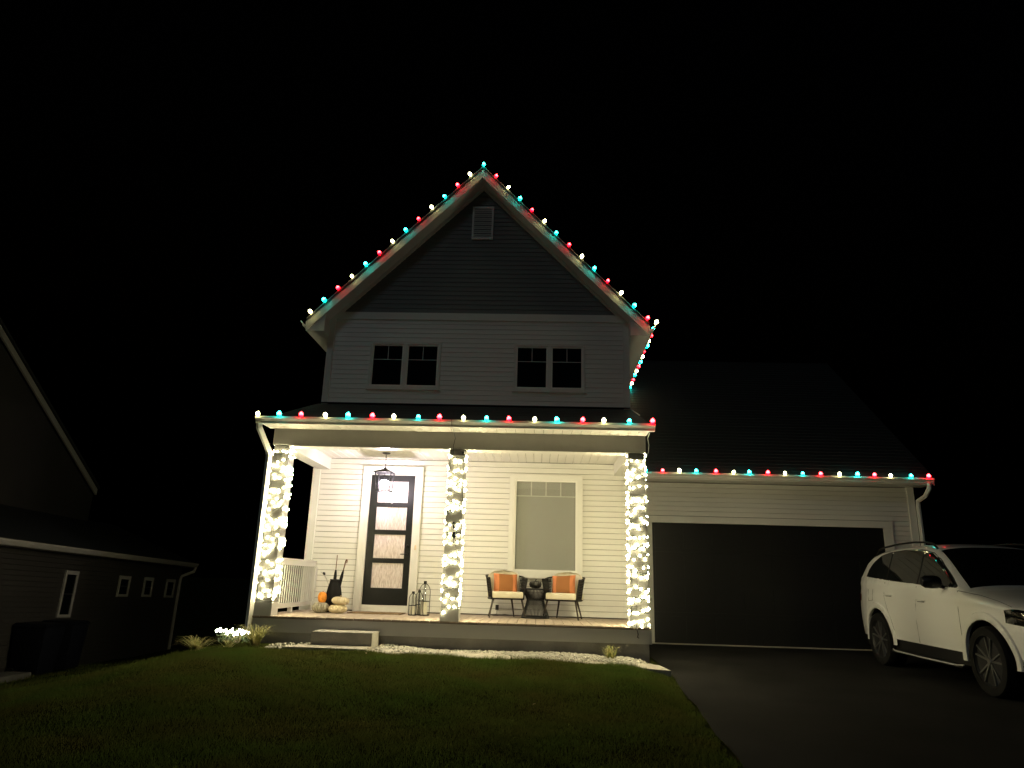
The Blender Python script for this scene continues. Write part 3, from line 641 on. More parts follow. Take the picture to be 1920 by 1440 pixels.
def make_chair():
    t = thing('patio_chair', 'x', 'chair', group='black woven tub chairs on the porch')
    def S(u, v):  # shell point, v 0 bottom .. 1 top
        r = 0.275+0.055*v; x, y = u_path(u, r, 0.26+0.05*v, -0.25-0.02*v)
        back = math.sin(PI*min(max((u-0.1)/0.8, 0), 1)); z = 0.36+(0.36+0.06*back)*v
        return Vector((x, y, z))
    lat = MB(); NU = 64
    for k in range(7):
        v = 0.04+0.13*k; lat.tube([S(u/NU, v) for u in range(NU+1)], 0.006, 4)
    for k in range(41):
        u = k/40; lat.tube([S(u, 0.0), S(u, 0.5), S(u, 1.0)], 0.0065, 4)
    lat.build('woven_back', M['rattan'], t)
    MB().tube([S(0, 0)]+[S(0, v/4) for v in range(1, 4)]+[S(u/NU, 1.0) for u in range(NU+1)]+[S(1, 1-v/4) for v in range(1, 4)]+[S(1, 0)], 0.016, 8).build('arm_rail', M['rattan'], t, smooth=True)
    MB().tube([(-0.275, -0.26, 0.345)]+[tuple(S(u/NU, 0))[:2]+(0.345,) for u in range(NU+1)]+[(0.275, -0.26, 0.345)], 0.02, 6, True).box(-0.26, 0.26, -0.25, 0.22, 0.335, 0.35).build('seat_frame', M['rattan'], t)
    for sx, sy, fx, fy in ((-1, -1, 0.315, -0.275), (1, -1, 0.315, -0.275), (-1, 1, 0.25, 0.25), (1, 1, 0.25, 0.25)):
        x0 = sx*0.25 if sy < 0 else sx*0.16; y0 = -0.23 if sy < 0 else 0.17
        MB().tube([(x0, y0, 0.34), (sx*fx if sy < 0 else sx*0.23, fy, 0.0)], 0.016, 8, rs=[0.019, 0.012]).build('leg', M['brownleg'], t, smooth=True)
    MB().box(-0.27, 0.27, -0.285, 0.24, 0.352, 0.475).build('seat_cushion', M['cushion'], t, bevel=0.035, seg=3)
    # channelled back cushion with rounded top
    P1, P2 = [], []
    for i in range(17):
        v = i/16; r1, r2 = [], []
        for j in range(33):
            u = -1+2*j/32; hw = 0.285*math.sqrt(max(0.0, 1-max(0, (v-0.45)/0.55)**4.5)) if v > 0.45 else 0.285
            th = 0.075*(max(0, 1-u*u)**0.35)*(0.35+0.65*math.sin(PI*min(1, 0.12+v*0.85)))*(0.8+0.2*abs(math.sin(u*PI*2.5)))
            if v >= 1: th = 0.005
            x = u*hw; y = 0.17+0.07*v-0.10*u*u; z = 0.47+0.40*v
            r1.append((x, y-th, z)); r2.append((x, y+th*0.6, z))
        P1.append(r1); P2.append(r2)
    MB().grid(P1).grid(P2).build('back_cushion', M['cushion'], t, smooth=True)
    return t
ch1 = make_chair(); ch2 = copy_tree(ch1)
ch1.scale = ch2.scale = (1.03, 1, 0.93)
ch1.location = (3.86, -0.60, DK+0.001); ch1.rotation_euler[2] = 0.26; ch1['label'] = 'black woven tub chair left of the side table, nearer the middle column'
ch2.location = (4.94, -0.58, DK+0.001); ch2.rotation_euler[2] = -0.34; ch2['label'] = 'black woven tub chair right of the side table, nearer the right column'
pm = pillow_mesh('throw_pillow', 0.44, 0.33, 0.13, M['stripe'])
for chr_, lx, tz, lab in ((ch1, 0.0, 0.03, 'rust striped throw pillow on the chair left of the side table'), (ch2, -0.02, -0.06, 'rust striped throw pillow on the chair right of the side table')):
    a = chr_.rotation_euler[2]; p = Vector((lx, -0.03, 0.475*0.93+0.145)); p.rotate(Matrix.Rotation(a, 3, 'Z'))
    o = put('throw_pillow', pm, None, Vector(chr_.location)+p, (-0.28, tz, a)); tag(o, lab, 'pillow', 'rust striped pillows on the porch chairs')
# side table
tb = thing('side_table', 'black hourglass wire side table between the two chairs', 'table', (4.41, -0.60, DK+0.001))
MB().lathe([(0.001, 0.485), (0.25, 0.485), (0.255, 0.495), (0.25, 0.508), (0.001, 0.51)], 32).build('tabletop', M['black'], tb, smooth=True)
stn = MB()
for k in range(54):
    a = 2*PI*k/54; tw = 0.25
    def q(r, z, da): return (r*math.cos(a+da), r*math.sin(a+da), z)
    stn.tube([q(0.235, 0.485, 0), q(0.18, 0.385, 0), q(0.148, 0.31, 0), q(0.17, 0.22, 0), q(0.215, 0.10, 0), q(0.24, 0.015, 0)], 0.0075, 4)
stn.build('wire_body', M['black'], tb)
MB().tube([(0.242*math.cos(k*PI/16), 0.242*math.sin(k*PI/16), 0.014) for k in range(32)], 0.014, 6, True).build('base_ring', M['black'], tb, smooth=True)
MB().tube([(0.15*math.cos(k*PI/16), 0.15*math.sin(k*PI/16), 0.31) for k in range(32)], 0.008, 6, True).build('waist_ring', M['black'], tb, smooth=True)
# pumpkins
def pumpkin(name, label, r, h, mt, loc, ribs=10, depth=0.12, cat='pumpkin', flat=0.0, tall=1.0, stem=0.03, rotx=0.0, group='pumpkins by the porch railing'):
    t = thing(name, label, cat, loc, random.uniform(0, 6), group); n = 16; pf = []
    for i in range(n+1):
        a = -PI/2+PI*i/n; rr = r*math.cos(a)**(0.62); z = h/2+h/2*math.sin(a)
        if i in (0, n): rr = 0.002; z = h*0.10 if i == 0 else h*0.90
        pf.append((max(rr, 0.002), z))
    def mod(a, z): return 1-depth*(1-abs(math.cos(a*ribs/2))**0.7)+0.015*math.sin(a*2+1)
    MB().lathe(pf, ribs*8, mod=mod).build('fruit', mt, t, smooth=True)
    MB().tube([(0, 0, h*0.88), (0.004, 0, h+stem*0.5), (0.014, 0.004, h+stem)], 0.012, 6, rs=[0.018*r/0.13, 0.011*r/0.13, 0.013*r/0.13]).build('stem', M['stem'] if mt is not M['black_pumpkin'] else mt, t, smooth=True)
    t.rotation_euler[0] = rotx
    return t
pumpkin('pumpkin', 'grey ribbed pumpkin on the porch floor under the orange gourd', 0.145, 0.175, M['grey_pumpkin'], (0.69, -1.06, DK+0.001), 14, 0.12)
pumpkin('gourd', 'bumpy bright orange gourd sitting on the grey pumpkin', 0.074, 0.185, M['orange_pumpkin'], (0.705, -1.06, DK+0.165), 9, 0.06, 'gourd', stem=0.012)
pumpkin('pumpkin', 'flat cream pumpkin on the porch floor, lower of the stacked pair', 0.165, 0.145, M['white_pumpkin'], (0.985, -1.02, DK+0.001), 12, 0.07, stem=0.004)
pumpkin('pumpkin', 'flat pale cream pumpkin stacked on top of another cream pumpkin', 0.155, 0.135, M['white_pumpkin'], (1.015, -1.015, DK+0.14), 12, 0.07, stem=0.02, rotx=0.06)
pumpkin('pumpkin', 'small black glazed pumpkin on the side table', 0.115, 0.135, M['black_pumpkin'], (4.41, -0.62, DK+0.511), 12, 0.14, stem=0.015, group=None) if False else None
bp_ = thing('pumpkin', 'small black ribbed pumpkin on the side table', 'pumpkin', (4.405, -0.62, DK+0.512), 0.3)
MB().lathe([(0.002, 0.012), (0.06, 0.0), (0.098, 0.02), (0.115, 0.06), (0.108, 0.10), (0.075, 0.125), (0.03, 0.122), (0.002, 0.112)], 96, mod=lambda a, z: 1-0.13*(1-abs(math.cos(a*6))**0.7)).build('fruit', M['black_pumpkin'], bp_, smooth=True)
MB().tube([(0, 0, 0.11), (0.003, 0, 0.135), (0.015, 0, 0.155)], 0.01, 6, rs=[0.016, 0.009, 0.011]).build('stem', M['black_pumpkin'], bp_, smooth=True)
# umbrella stand with umbrellas
us = thing('umbrella_stand', 'black bottle-shaped umbrella stand behind the pumpkins', 'umbrella stand', (0.80, -0.70, DK+0.001))
MB().lathe([(0.13, 0.0), (0.15, 0.02), (0.155, 0.12), (0.145, 0.26), (0.115, 0.42), (0.085, 0.53), (0.075, 0.56), (0.068, 0.56), (0.078, 0.52), (0.10, 0.42), (0.13, 0.25), (0.12, 0.03)], 28, mod=lambda a, z: 1+0.03*math.sin(a*7)).build('vase', M['fabric_black'], us, smooth=True)
MB().tube([(0.078*math.cos(k*PI/12), 0.078*math.sin(k*PI/12), 0.555) for k in range(24)], 0.012, 6, True).build('rim', M['black'], us, smooth=True)
def umbrella(label, base, top, hook, straight=False):
    b0 = Vector(base); t = thing('umbrella', label, 'umbrella', base, 0, 'closed umbrellas in the stand'); d_ = Vector(top)-b0; L = d_.length; d_.normalize()
    ax = [d_*s for s in (0.05, 0.25, 0.45, 0.60, 0.68, 0.72)]
    MB().tube([p*L/1.0 for p in ax], 0.02, 10, rs=[0.008, 0.022, 0.030, 0.028, 0.020, 0.012]).build('canopy', M['fabric_black'], t, smooth=True)
    if hook:
        side = Vector((0.6, -0.8, 0)).normalized(); pts = [d_*L*0.70, d_*L*0.86]
        for k in range(9):
            a = PI*k/8*1.1; pts.append(d_*L*0.88+side*(0.035-0.035*math.cos(a))+d_*0.045*math.sin(a))
        MB().tube(pts, 0.010, 8).build('handle', M['wood'], t, smooth=True)
    else: MB().tube([d_*L*0.70, d_*L], 0.008, 8).build('handle', M['wood'], t, smooth=True)
    return t
umbrella('closed black umbrella with a straight thin handle in the stand', (0.79, -0.70, DK+0.06), (0.80, -0.69, DK+0.99), False)
umbrella('closed black umbrella with a curved wooden handle in the stand', (0.82, -0.71, DK+0.06), (0.97, -0.66, DK+0.98), True)
wand = thing('walking_stick', 'thin grey stick with a black tip leaning out of the umbrella stand', 'stick', (0.77, -0.71, DK+0.30))
MB().tube([(0, 0, 0), (-0.10, -0.02, 0.24), (-0.16, -0.03, 0.34), (-0.23, -0.04, 0.39)], 0.006, 6).build('shaft', M['alloy'], wand, smooth=True)
MB().tube([(-0.15, -0.03, 0.335), (-0.165, -0.03, 0.36), (-0.185, -0.035, 0.38)], 0.02, 8, rs=[0.012, 0.024, 0.012]).build('tip', M['black'], wand, smooth=True)
# floor lanterns
def floor_lantern(label, loc, w_, h_, wax):
    t = thing('floor_lantern', label, 'lantern', loc, 0, 'bottle-shaped candle lanterns by the door'); r = w_/2; hs = h_*0.66
    fr = MB(); na = 8
    for k in range(4):
        a = 2*PI*k/4+PI/4*0; pts = [(r*math.cos(a), r*math.sin(a), 0.01), (r*math.cos(a), r*math.sin(a), hs)]
        for q in range(1, na+1):
            g = q/na*PI/2; pts.append((max(0.018, r*math.cos(g))*math.cos(a), max(0.018, r*math.cos(g))*math.sin(a), hs+(h_*0.92-hs)*math.sin(g)))
        fr.tube(pts, 0.006, 5)
    for z in (0.012, hs*0.62): fr.tube([(r*math.cos(k*PI/12), r*math.sin(k*PI/12), z) for k in range(24)], 0.006, 5, True)
    fr.build('frame', M['black'], t)
    MB().lathe([(0.002, 0.0), (r, 0.0), (r, 0.012), (0.002, 0.013)], 24).build('base', M['black'], t)
    MB().lathe([(0.02, h_*0.90), (0.028, h_*0.915), (0.026, h_), (0.004, h_)], 14).build('cap', M['black'], t, smooth=True)
    pf = [(r*0.97, 0.014), (r*0.97, hs)]+[(max(0.02, r*0.97*math.cos(q/na*PI/2)), hs+(h_*0.91-hs)*math.sin(q/na*PI/2)) for q in range(1, na+1)]
    g = MB(); n_ = 24; vv = [(a_*math.cos(2*PI*k/n_), a_*math.sin(2*PI*k/n_), z_) for a_, z_ in pf for k in range(n_)]
    g.add(vv, [(i*n_+k, i*n_+(k+1) % n_, (i+1)*n_+(k+1) % n_, (i+1)*n_+k) for i in range(len(pf)-1) for k in range(n_)]); g.build('glass', M['glass'], t, smooth=True)
    MB().lathe([(0.002, 0.014), (r*0.62, 0.014), (r*0.62, wax), (r*0.5, wax+0.004), (0.002, wax-0.004)], 18).build('candle', M['candle'], t, smooth=True)
floor_lantern('tall bottle-shaped candle lantern right of the door', (2.46, -0.86, DK+0.001), 0.195, 0.58, 0.23)
floor_lantern('short bottle-shaped candle lantern at the door casing, leftmost of three', (2.275, -0.95, DK+0.001), 0.135, 0.40, 0.15)
floor_lantern('middle-sized candle lantern tucked behind the two front lanterns', (2.345, -0.72, DK+0.001), 0.13, 0.42, 0.16)
mt_ = MB().box(1.12, 2.06, -0.92, -0.36, DK+0.001, DK+0.018).build('doormat', M['mat'], None, bevel=0.004); tag(mt_, 'thin brown coir doormat lying in front of the door', 'doormat')
oc = thing('extension_cord', 'thin black cord trailing by the wall behind the left chair', 'cord', (3.70, -0.06, DK+0.001))
MB().tube([(0, 0, 0.12), (0.0, -0.02, 0.03), (-0.08, -0.08, 0.006), (0.02, -0.12, 0.006), (0.14, -0.10, 0.03), (0.22, -0.03, 0.02)], 0.005, 5).build('wire', M['bwire'], oc, smooth=True)
MB().box(-0.03, 0.03, -0.025, 0.03, 0.10, 0.19).build('outlet_box', M['bwire'], oc, bevel=0.006)

# ------------------------------------------------------------------ bed: gravel, edging, plants
edg = thing('stone_edging', 'pale concrete edging stones along the front of the gravel bed', 'edging', (4.0, -3.22, 0))
xs_e = [2.06, 3.08, 4.10, 5.12, 6.20]
for i in range(4):
    a, b = xs_e[i], xs_e[i+1]-0.008; za, zb_ = float(ground_h(a, -3.2))+0.02, (float(ground_h(b, -3.2)) if i < 3 else float(ground_h(5.75, -3.2))-0.035)+0.022
    br_ = b+(0.10 if i == 3 else 0)
    MB().add([(a, -3.31, za-0.15), (br_, -3.31, zb_-0.15), (b, -2.92, zb_-0.15), (a, -2.92, za-0.15), (a, -3.31, za-0.012), (br_, -3.31, zb_-0.012), (b, -2.92, zb_+0.015), (a, -2.92, za+0.015)],
             [(3, 2, 1, 0), (4, 5, 6, 7), (0, 1, 5, 4), (1, 2, 6, 5), (2, 3, 7, 6), (3, 0, 4, 7)]).build('edging_stone', M['paver'], edg).location = (-4.0, 3.22, 0)
pth = MB().add([(0.85, -3.28, 0.0), (2.05, -3.31, 0.0), (2.05, -2.93, 0.0), (1.0, -2.93, 0.0), (0.85, -3.28, 0.165), (2.05, -3.31, 0.165), (2.05, -2.93, 0.17), (1.0, -2.93, 0.17)], [(3, 2, 1, 0), (4, 5, 6, 7), (0, 1, 5, 4), (1, 2, 6, 5), (2, 3, 7, 6), (3, 0, 4, 7)]).build('stepping_slab', M['paver'])
tag(pth, 'pale flat concrete slab on the lawn edge before the porch step', 'paving slab')
def ico():
    bm = bmesh.new(); bmesh.ops.create_icosphere(bm, subdivisions=1, radius=1); v = np.array([x.co[:] for x in bm.verts]); f = np.array([[q.index for q in p.verts] for p in bm.faces]); bm.free(); return v, f
iv, if_ = ico()
NS = 3800; px_ = rng.uniform(2.08, 6.16, NS); py_ = np.where(rng.random(NS) < 0.12, rng.uniform(-3.2, -2.9, NS), rng.uniform(-2.95, PF, NS))
k2 = rng.random(NS) < 0.06; px_[k2] = rng.uniform(0.5, 1.3, k2.sum()); py_[k2] = rng.uniform(-3.1, -2.5, k2.sum())
pz_ = ground_h(px_, py_)+0.012+rng.uniform(0, 0.022, NS)*(px_ > 2)
V = []; F = []
sc_ = rng.uniform(0.012, 0.028, (NS, 1, 1))*rng.uniform(0.65, 1.2, (NS, 1, 3))
jit = 1+rng.normal(0, 0.12, (NS, len(iv), 1))
ang = rng.uniform(0, 2*PI, NS); ca_, sa_ = np.cos(ang)[:, None], np.sin(ang)[:, None]
vv = iv[None]*sc_*jit; X_ = vv[..., 0]*ca_-vv[..., 1]*sa_; Y_ = vv[..., 0]*sa_+vv[..., 1]*ca_
vv = np.stack([X_+px_[:, None], Y_+py_[:, None], vv[..., 2]*0.8+pz_[:, None]], -1)
tri = vv[:, if_].reshape(-1, 3)
gv = put('gravel', tri_mesh('gravel', tri, M['stone'])); tag(gv, 'white pebble gravel bed between edging and foundation', 'gravel', kind='stuff')
def tuft(label, loc, n, hgt, spread, seed, green=False):
    R_ = random.Random(seed); z = float(ground_h(loc[0], loc[1])); t = thing('ornamental_grass', label, 'plant', (loc[0], loc[1], z), 0, 'ornamental grass tufts by the porch')
    b = MB()
    for k in range(n):
        a = R_.uniform(0, 2*PI); s_ = R_.uniform(0.45, 1.15)*spread; h = hgt*R_.uniform(0.55, 1.05); wd_ = R_.uniform(0.004, 0.009); x0, y0 = R_.gauss(0, .03), R_.gauss(0, .03)
        px, py = -math.sin(a)*wd_, math.cos(a)*wd_; rows = []
        for q in range(6):
            u = q/5; r = s_*u**0.95; zz = h*math.sin(u*PI*R_.uniform(0.62, 0.70))*1.05; ww = 1-u*0.85
            rows.append([(x0+math.cos(a)*r-px*ww, y0+math.sin(a)*r-py*ww, zz), (x0+math.cos(a)*r+px*ww, y0+math.sin(a)*r+py*ww, zz)])
        b.grid(rows)
    o = put('leaf_clump', b.mesh('leaf_clump', M['tuft'], False, fix=False), t); o['kind'] = 'stuff'
    return t
tuft('straw coloured arching grass clump at the left porch corner', (0.30, -2.85), 170, 0.27, 0.34, 1)
tuft('small green and straw grass tuft on the lawn edge far left of the porch', (-0.50, -3.0), 120, 0.19, 0.34, 2)
tuft('low wispy grass tuft between the lit shrub and the lawn', (-0.05, -2.95), 26, 0.12, 0.24, 4)
tuft('small pale grass tuft in the gravel near the driveway end', (5.52, -2.72), 70, 0.20, 0.16, 3)
sz = float(ground_h(-0.35, -2.0))
sh = thing('shrub', 'low leafy shrub at the left corner of the house under white lights', 'shrub', (-0.33, -1.95, sz))
tw = MB()
for k in range(26):
    a = random.uniform(0, 2*PI); r = random.uniform(0.05, 0.30); tw.tube([(0, 0, 0), (r*0.5*math.cos(a), r*0.4*math.sin(a), 0.10), (r*math.cos(a), r*0.8*math.sin(a), random.uniform(0.12, 0.22))], 0.005, 4)
tw.build('stems', M['stem'], sh)
lf = MB()
for k in range(420):
    a = random.uniform(0, 2*PI); r = math.sqrt(random.random())*0.32; z = random.uniform(0.05, 0.22)*(1.05-r*0.9); p = Vector((r*math.cos(a), 0.8*r*math.sin(a), z))
    u = Vector((random.gauss(0, 1), random.gauss(0, 1), random.gauss(0, 1))).normalized(); v = u.orthogonal().normalized()
    lf.add([p, p+u*0.018+v*0.009, p+u*0.04, p+u*0.018-v*0.009], [(0, 1, 2, 3)])
fo = put('foliage', lf.mesh('foliage', M['leaf'], fix=False), sh); fo['kind'] = 'stuff'
ns_ = thing('shrub_light_string', 'white mini lights draped over the low shrub by the porch', 'string lights', (-0.33, -1.95, sz))
cool = MB().lathe([(0.002, 0.0), (0.008, 0.002), (0.0105, 0.012), (0.007, 0.024), (0.001, 0.032)], 6).mesh('shrub_bulb', M['mini_cool'])
pth_ = []
for k in range(46):
    s_ = k/45; x = -0.30+0.60*s_; z = 0.20+0.02*math.sin(k*1.9)-0.05*math.sin(PI*s_)*(1 if k % 2 else 0.2); y = 0.10*math.sin(k*2.4)-0.1
    pth_.append(Vector((x, y, z))); 
    put('shrub_bulb', cool, ns_, pth_[-1], (random.uniform(-1, 1), random.uniform(-1, 1), 0))
MB().tube(pth_, 0.003, 4).build('wire', M['gwire'], ns_)

# ------------------------------------------------------------------ white SUV
def make_suv():
    t = thing('suv', 'white sport utility vehicle with dark windows parked on the driveway', 'car')
    FA, RA, RW = -1.467, 1.467, 0.385
    ytop = [(-2.47, 0.72), (-2.44, 0.88), (-2.36, 0.99), (-2.1, 1.07), (-1.6, 1.14), (-1.15, 1.205), (-1.0, 1.24), (-0.72, 1.41), (-0.45, 1.585), (-0.2, 1.715), (0.0, 1.775), (0.3, 1.815), (0.7, 1.83), (1.2, 1.82), (1.7, 1.785), (2.0, 1.73), (2.17, 1.66), (2.30, 1.54), (2.42, 1.37), (2.50, 1.18), (2.55, 1.02), (2.58, 0.82), (2.59, 0.7)]
    Yk, Tk = zip(*ytop)
    def T(y): return float(np.interp(y, Yk, Tk))
    wy, wv = zip(*[(-2.47, 0.62), (-2.42, 0.74), (-2.34, 0.82), (-2.2, 0.885), (-2.0, 0.93), (-1.7, 0.965), (-1.2, 0.975), (0, 0.98), (1.5, 0.98), (1.9, 0.955), (2.15, 0.915), (2.35, 0.87), (2.5, 0.80), (2.59, 0.68)])
    def belt(y): return float(np.interp(y, [-2.5, -1.0, 0.0, 1.0, 2.0, 2.7], [1.03, 1.18, 1.205, 1.25, 1.31, 1.34]))
    zl, xl = zip(*[(0.30, 0.945), (0.45, 0.975), (0.60, 0.99), (0.75, 1.0), (0.90, 0.995), (1.02, 0.985), (1.14, 0.962), (1.3, 0.935)])
    def HW(y, z):   # body half width
        w_ = float(np.interp(y, wy, wv)); b = belt(y); Tt = T(y)
        lo = w_*float(np.interp(z, zl, xl))
        if z > b:
            xb = w_*float(np.interp(b, zl, xl)); roof = 0.72*w_/0.98
            s_ = (z-b)/max(0.52, 1.82-b); lo = xb+(roof-xb)*min(1.0, s_)**0.95-0.012
        else:
            crease = 0.012*math.exp(-((z-(b-0.10))/0.05)**2); lo += crease
        r = 0.13 if Tt < 1.25 else 0.15
        q = (Tt-z)/r
        if q < 1: lo *= max(0.0, 1-(1-max(q, 0))**2.6)**(1/2.6)
        return lo
    def zb(y):
        z = 0.43 if -1.2 < y < 1.2 else 0.40
        if y < -2.1: z = 0.36+0.0*y
        for a in (FA, RA):
            d = abs(y-a); R_ = 0.475
            if d < R_: z = max(z, RW+math.sqrt(R_*R_-d*d))
        return z
    st_ = sorted(set([round(v, 4) for v in list(np.linspace(-2.47, 2.59, 90))+[-2.46, -2.45, -2.43, -2.40, 2.585, 2.575, 2.55]+[a+0.475*math.cos(k*PI/22) for a in (FA, RA) for k in range(23)]]))
    NZ = 34; rows = []
    for y in st_:
        z0, z1 = zb(y), T(y); row = []
        for i in range(NZ+1):
            u = i/NZ; u = 1-(1-u)**1.9; z = z0+(z1-z0)*u; row.append((HW(y, min(z, z1)), y, z))
        row = row[:-1]+[(0.0, y, z1)]
        rows.append([(-x, yy, z) for x, yy, z in row[:-1]]+[row[-1]]+[(x, yy, z) for x, yy, z in reversed(row[:-1])])
    bd = MB().grid(rows); Kc = len(rows[0])
    bd.f.append(tuple(range(Kc))); bd.f.append(tuple((len(rows)-1)*Kc+k for k in range(Kc-1, -1, -1)))
    body = bd.build('body', M['paint'], t, smooth=True)
    # underbody tub (dark)
    MB().box(-0.80, 0.80, -2.25, 2.35, 0.24, 0.60).box(-0.9, 0.9, -0.98, 0.98, 0.26, 0.44).build('underbody', M['plastic'], t)
    for a in (FA, RA): MB().box(-0.66, 0.66, a-0.5, a+0.5, 0.5, 0.95).build('wheel_well', M['plastic'], t)
    def patch(poly_fn, name, mt, side, off=0.006, nu=24, nv=10, parent=None):
        P = [[(side*(HW(y, z)+off), y, z) for (y, z) in [poly_fn(i/nu, j/nv) for j in range(nv+1)]] for i in range(nu+1)]
        return MB().grid(P).build(name, mt, parent or t, smooth=True)
    # side glass outline (y,z): bottom and top curves
    def bot(y): return belt(y)+0.018
    def top(y): return float(np.interp(y, [-0.86, -0.6, -0.3, -0.05, 0.3, 0.8, 1.3, 1.6, 1.85, 1.98, 2.03], [1.225, 1.395, 1.575, 1.675, 1.725, 1.735, 1.71, 1.66, 1.555, 1.44, 1.355]))
    def win(y0, y1): return lambda u, v: (y0+(y1-y0)*u, bot(y0+(y1-y0)*u)+(top(y0+(y1-y0)*u)-bot(y0+(y1-y0)*u))*v)
    for side in (-1, 1):
        patch(win(-0.86, 2.03), 'window_surround', M['plastic'], side, 0.004, 40, 8)
        for (a, b) in ((-0.80, 0.14), (0.18, 1.15), (1.19, 1.98)):
            patch(lambda u, v, a=a, b=b: (a+(b-a)*u, bot(a+(b-a)*u)+0.01+(top(a+(b-a)*u)-bot(a+(b-a)*u)-0.022)*v), 'side_window', M['carglass'], side, 0.008, 20, 8)
        # seams
        def seam(pts, r=0.0028): return MB().tube([(side*(HW(y, z)+0.0008), y, z) for y, z in pts], r, 4).build('panel_seam', M['gap'], t)
        seam([(-0.92, 1.165), (-0.95, 0.95), (-0.97, 0.75), (-0.95, 0.55), (-0.90, 0.44)]); seam([(0.16, 1.205), (0.165, 0.95), (0.17, 0.7), (0.19, 0.44)]); seam([(1.18, 1.25), (1.19, 1.05), (1.10, 0.88), (0.98, 0.70), (0.93, 0.55)])
        seam([(-0.92, 1.17), (-1.3, 1.125), (-1.7, 1.065), (-1.95, 1.015)], 0.003)
        if side < 0: seam([(1.62, 1.13), (1.62, 0.96), (1.80, 0.95), (1.83, 1.13)], 0.003)
        for (y, z) in ((-0.02+0.02, 1.015), (1.02, 1.06)):
            MB().tube([(side*(HW(y+d_, z)+o_), y+d_, z) for d_, o_ in ((-0.11, 0.002), (-0.085, 0.03), (0.0, 0.038), (0.085, 0.03), (0.11, 0.002))], 0.012, 8, rs=[0.010, 0.013, 0.014, 0.013, 0.010]).build('door_handle', M['paint'], t, smooth=True)
            MB().tube([(side*(HW(y+d_, z-0.016)+0.004), y+d_, z-0.017) for d_ in (-0.09, 0, 0.09)], 0.006, 5).build('handle_recess', M['gap'], t)
        # arch flares
        for a in (FA, RA):
            P = []
            for k in range(31):
                g = -0.30+(PI+0.60)*k/30 if a == FA else -0.30+(PI+0.60)*k/30; row = []
                for (R_, o_) in ((0.462, -0.03), (0.464, 0.012), (0.50, 0.024), (0.545, 0.016), (0.558, -0.002)):
                    y = a+R_*math.cos(g); z = max(0.34, RW+R_*math.sin(g)); yy = a+0.5*math.cos(g); zz = max(0.45, RW+0.5*math.sin(g))
                    row.append((side*(HW(yy, zz)+o_), y, z))
                P.append(row)
            MB().grid(P).build('arch_flare', M['paint'], t, smooth=True)
        # sill and running board
        MB().box(side*0.87-0.05, side*0.87+0.05, -1.02, 1.02, 0.28, 0.46).build('sill', M['plastic'], t)
        MB().box(min(side*0.86, side*1.02), max(side*0.86, side*1.02), -0.98, 0.98, 0.245, 0.275).build('running_board', M['plastic'], t, bevel=0.008)
        MB().tube([(side*1.0, -0.98, 0.285), (side*1.024, -0.86, 0.272), (side*1.026, 0, 0.266), (side*1.024, 0.86, 0.272), (side*0.99, 0.98, 0.285)], 0.010, 6).build('running_board_trim', M['satin'], t, smooth=True)
        # mirror
        mr = MB()
        mr.lathe([(0.004, -0.13), (0.06, -0.122), (0.088, -0.08), (0.094, 0.0), (0.088, 0.075), (0.06, 0.115), (0.004, 0.125)], 18, (0, 0, 0), 'x')
        mo = mr.build('mirror', M['black'], t, smooth=True); mo.location = (side*1.08, -0.58, 1.27); mo.scale = (1, 0.75, 0.92)
        MB().tube([(side*0.90, -0.57, 1.20), (side*1.02, -0.58, 1.225)], 0.022, 8).build('mirror_arm', M['black'], t, smooth=True)
        # roof rail
        rr = [(y, T(y)) for y in np.linspace(0.0, 2.0, 22)]
        MB().tube([(side*0.655, y, z-0.045+(0.058 if 0 < i < 21 else 0.0)) for i, (y, z) in enumerate(rr)], 0.016, 6).build('roof_rail', M['plastic'], t, smooth=True)
        # headlight, tail light
        hl = lambda u, v: (-2.34+0.46*u, 0.80+0.04*u+(0.05+0.12*math.sin(PI*min(1, 0.25+0.62*(1-u))))*v)
        patch(hl, 'headlight', M['carglass'], side, 0.006, 16, 6)
        patch(lambda u, v: (-2.31+0.40*u, 0.895+0.045*u+0.012*v), 'light_strip', M['chrome'], side, 0.010, 12, 2)
        patch(lambda u, v: (2.24+0.26*u, 0.94+0.10*v), 'tail_light', M['redlens'], side, 0.006, 10, 4)
        # bumper corner intake
        patch(lambda u, v: (-2.42+0.14*u, 0.44+0.26*v*(1-0.4*u)), 'bumper_intake', M['plastic'], side, 0.006, 8, 5)
        MB().tube([(side*(HW(y, 0.38)+0.008), y, 0.375) for y in (-2.44, -2.36, -2.25, -2.12)], 0.016, 6).build('bumper_trim', M['chrome'], t, smooth=True)
    # windscreen: top surface between the pillars
    def topz(y, x):
        lo, hi = belt(y)-0.1, T(y)
        for _ in range(26):
            md = (lo+hi)/2
            if HW(y, md) > abs(x): lo = md
            else: hi = md
        return (lo+hi)/2
    P = [[(x*(0.80-0.14*i/10), -0.98+0.88*i/10, topz(-0.98+0.88*i/10, x*(0.80-0.14*i/10))+0.008) for x in np.linspace(-1, 1, 21)] for i in range(11)]
    MB().grid(P).build('windscreen', M['carglass'], t, smooth=True)
    P = [[(x*0.62, 2.21+0.22*i/6, topz(2.21+0.22*i/6, x*0.62)+0.008) for x in np.linspace(-1, 1, 13)] for i in range(7)]
    MB().grid(P).build('rear_window', M['carglass'], t, smooth=True)
    gm_ = MB().box(-0.48, 0.48, -2.50, -2.44, 0.55, 0.86).build('grille', M['plastic'], t, bevel=0.015)
    for k in range(3): MB().box(-0.46, 0.46, -2.512, -2.501, 0.60+k*0.09, 0.622+k*0.09).build('grille_bar', M['chrome'], gm_)
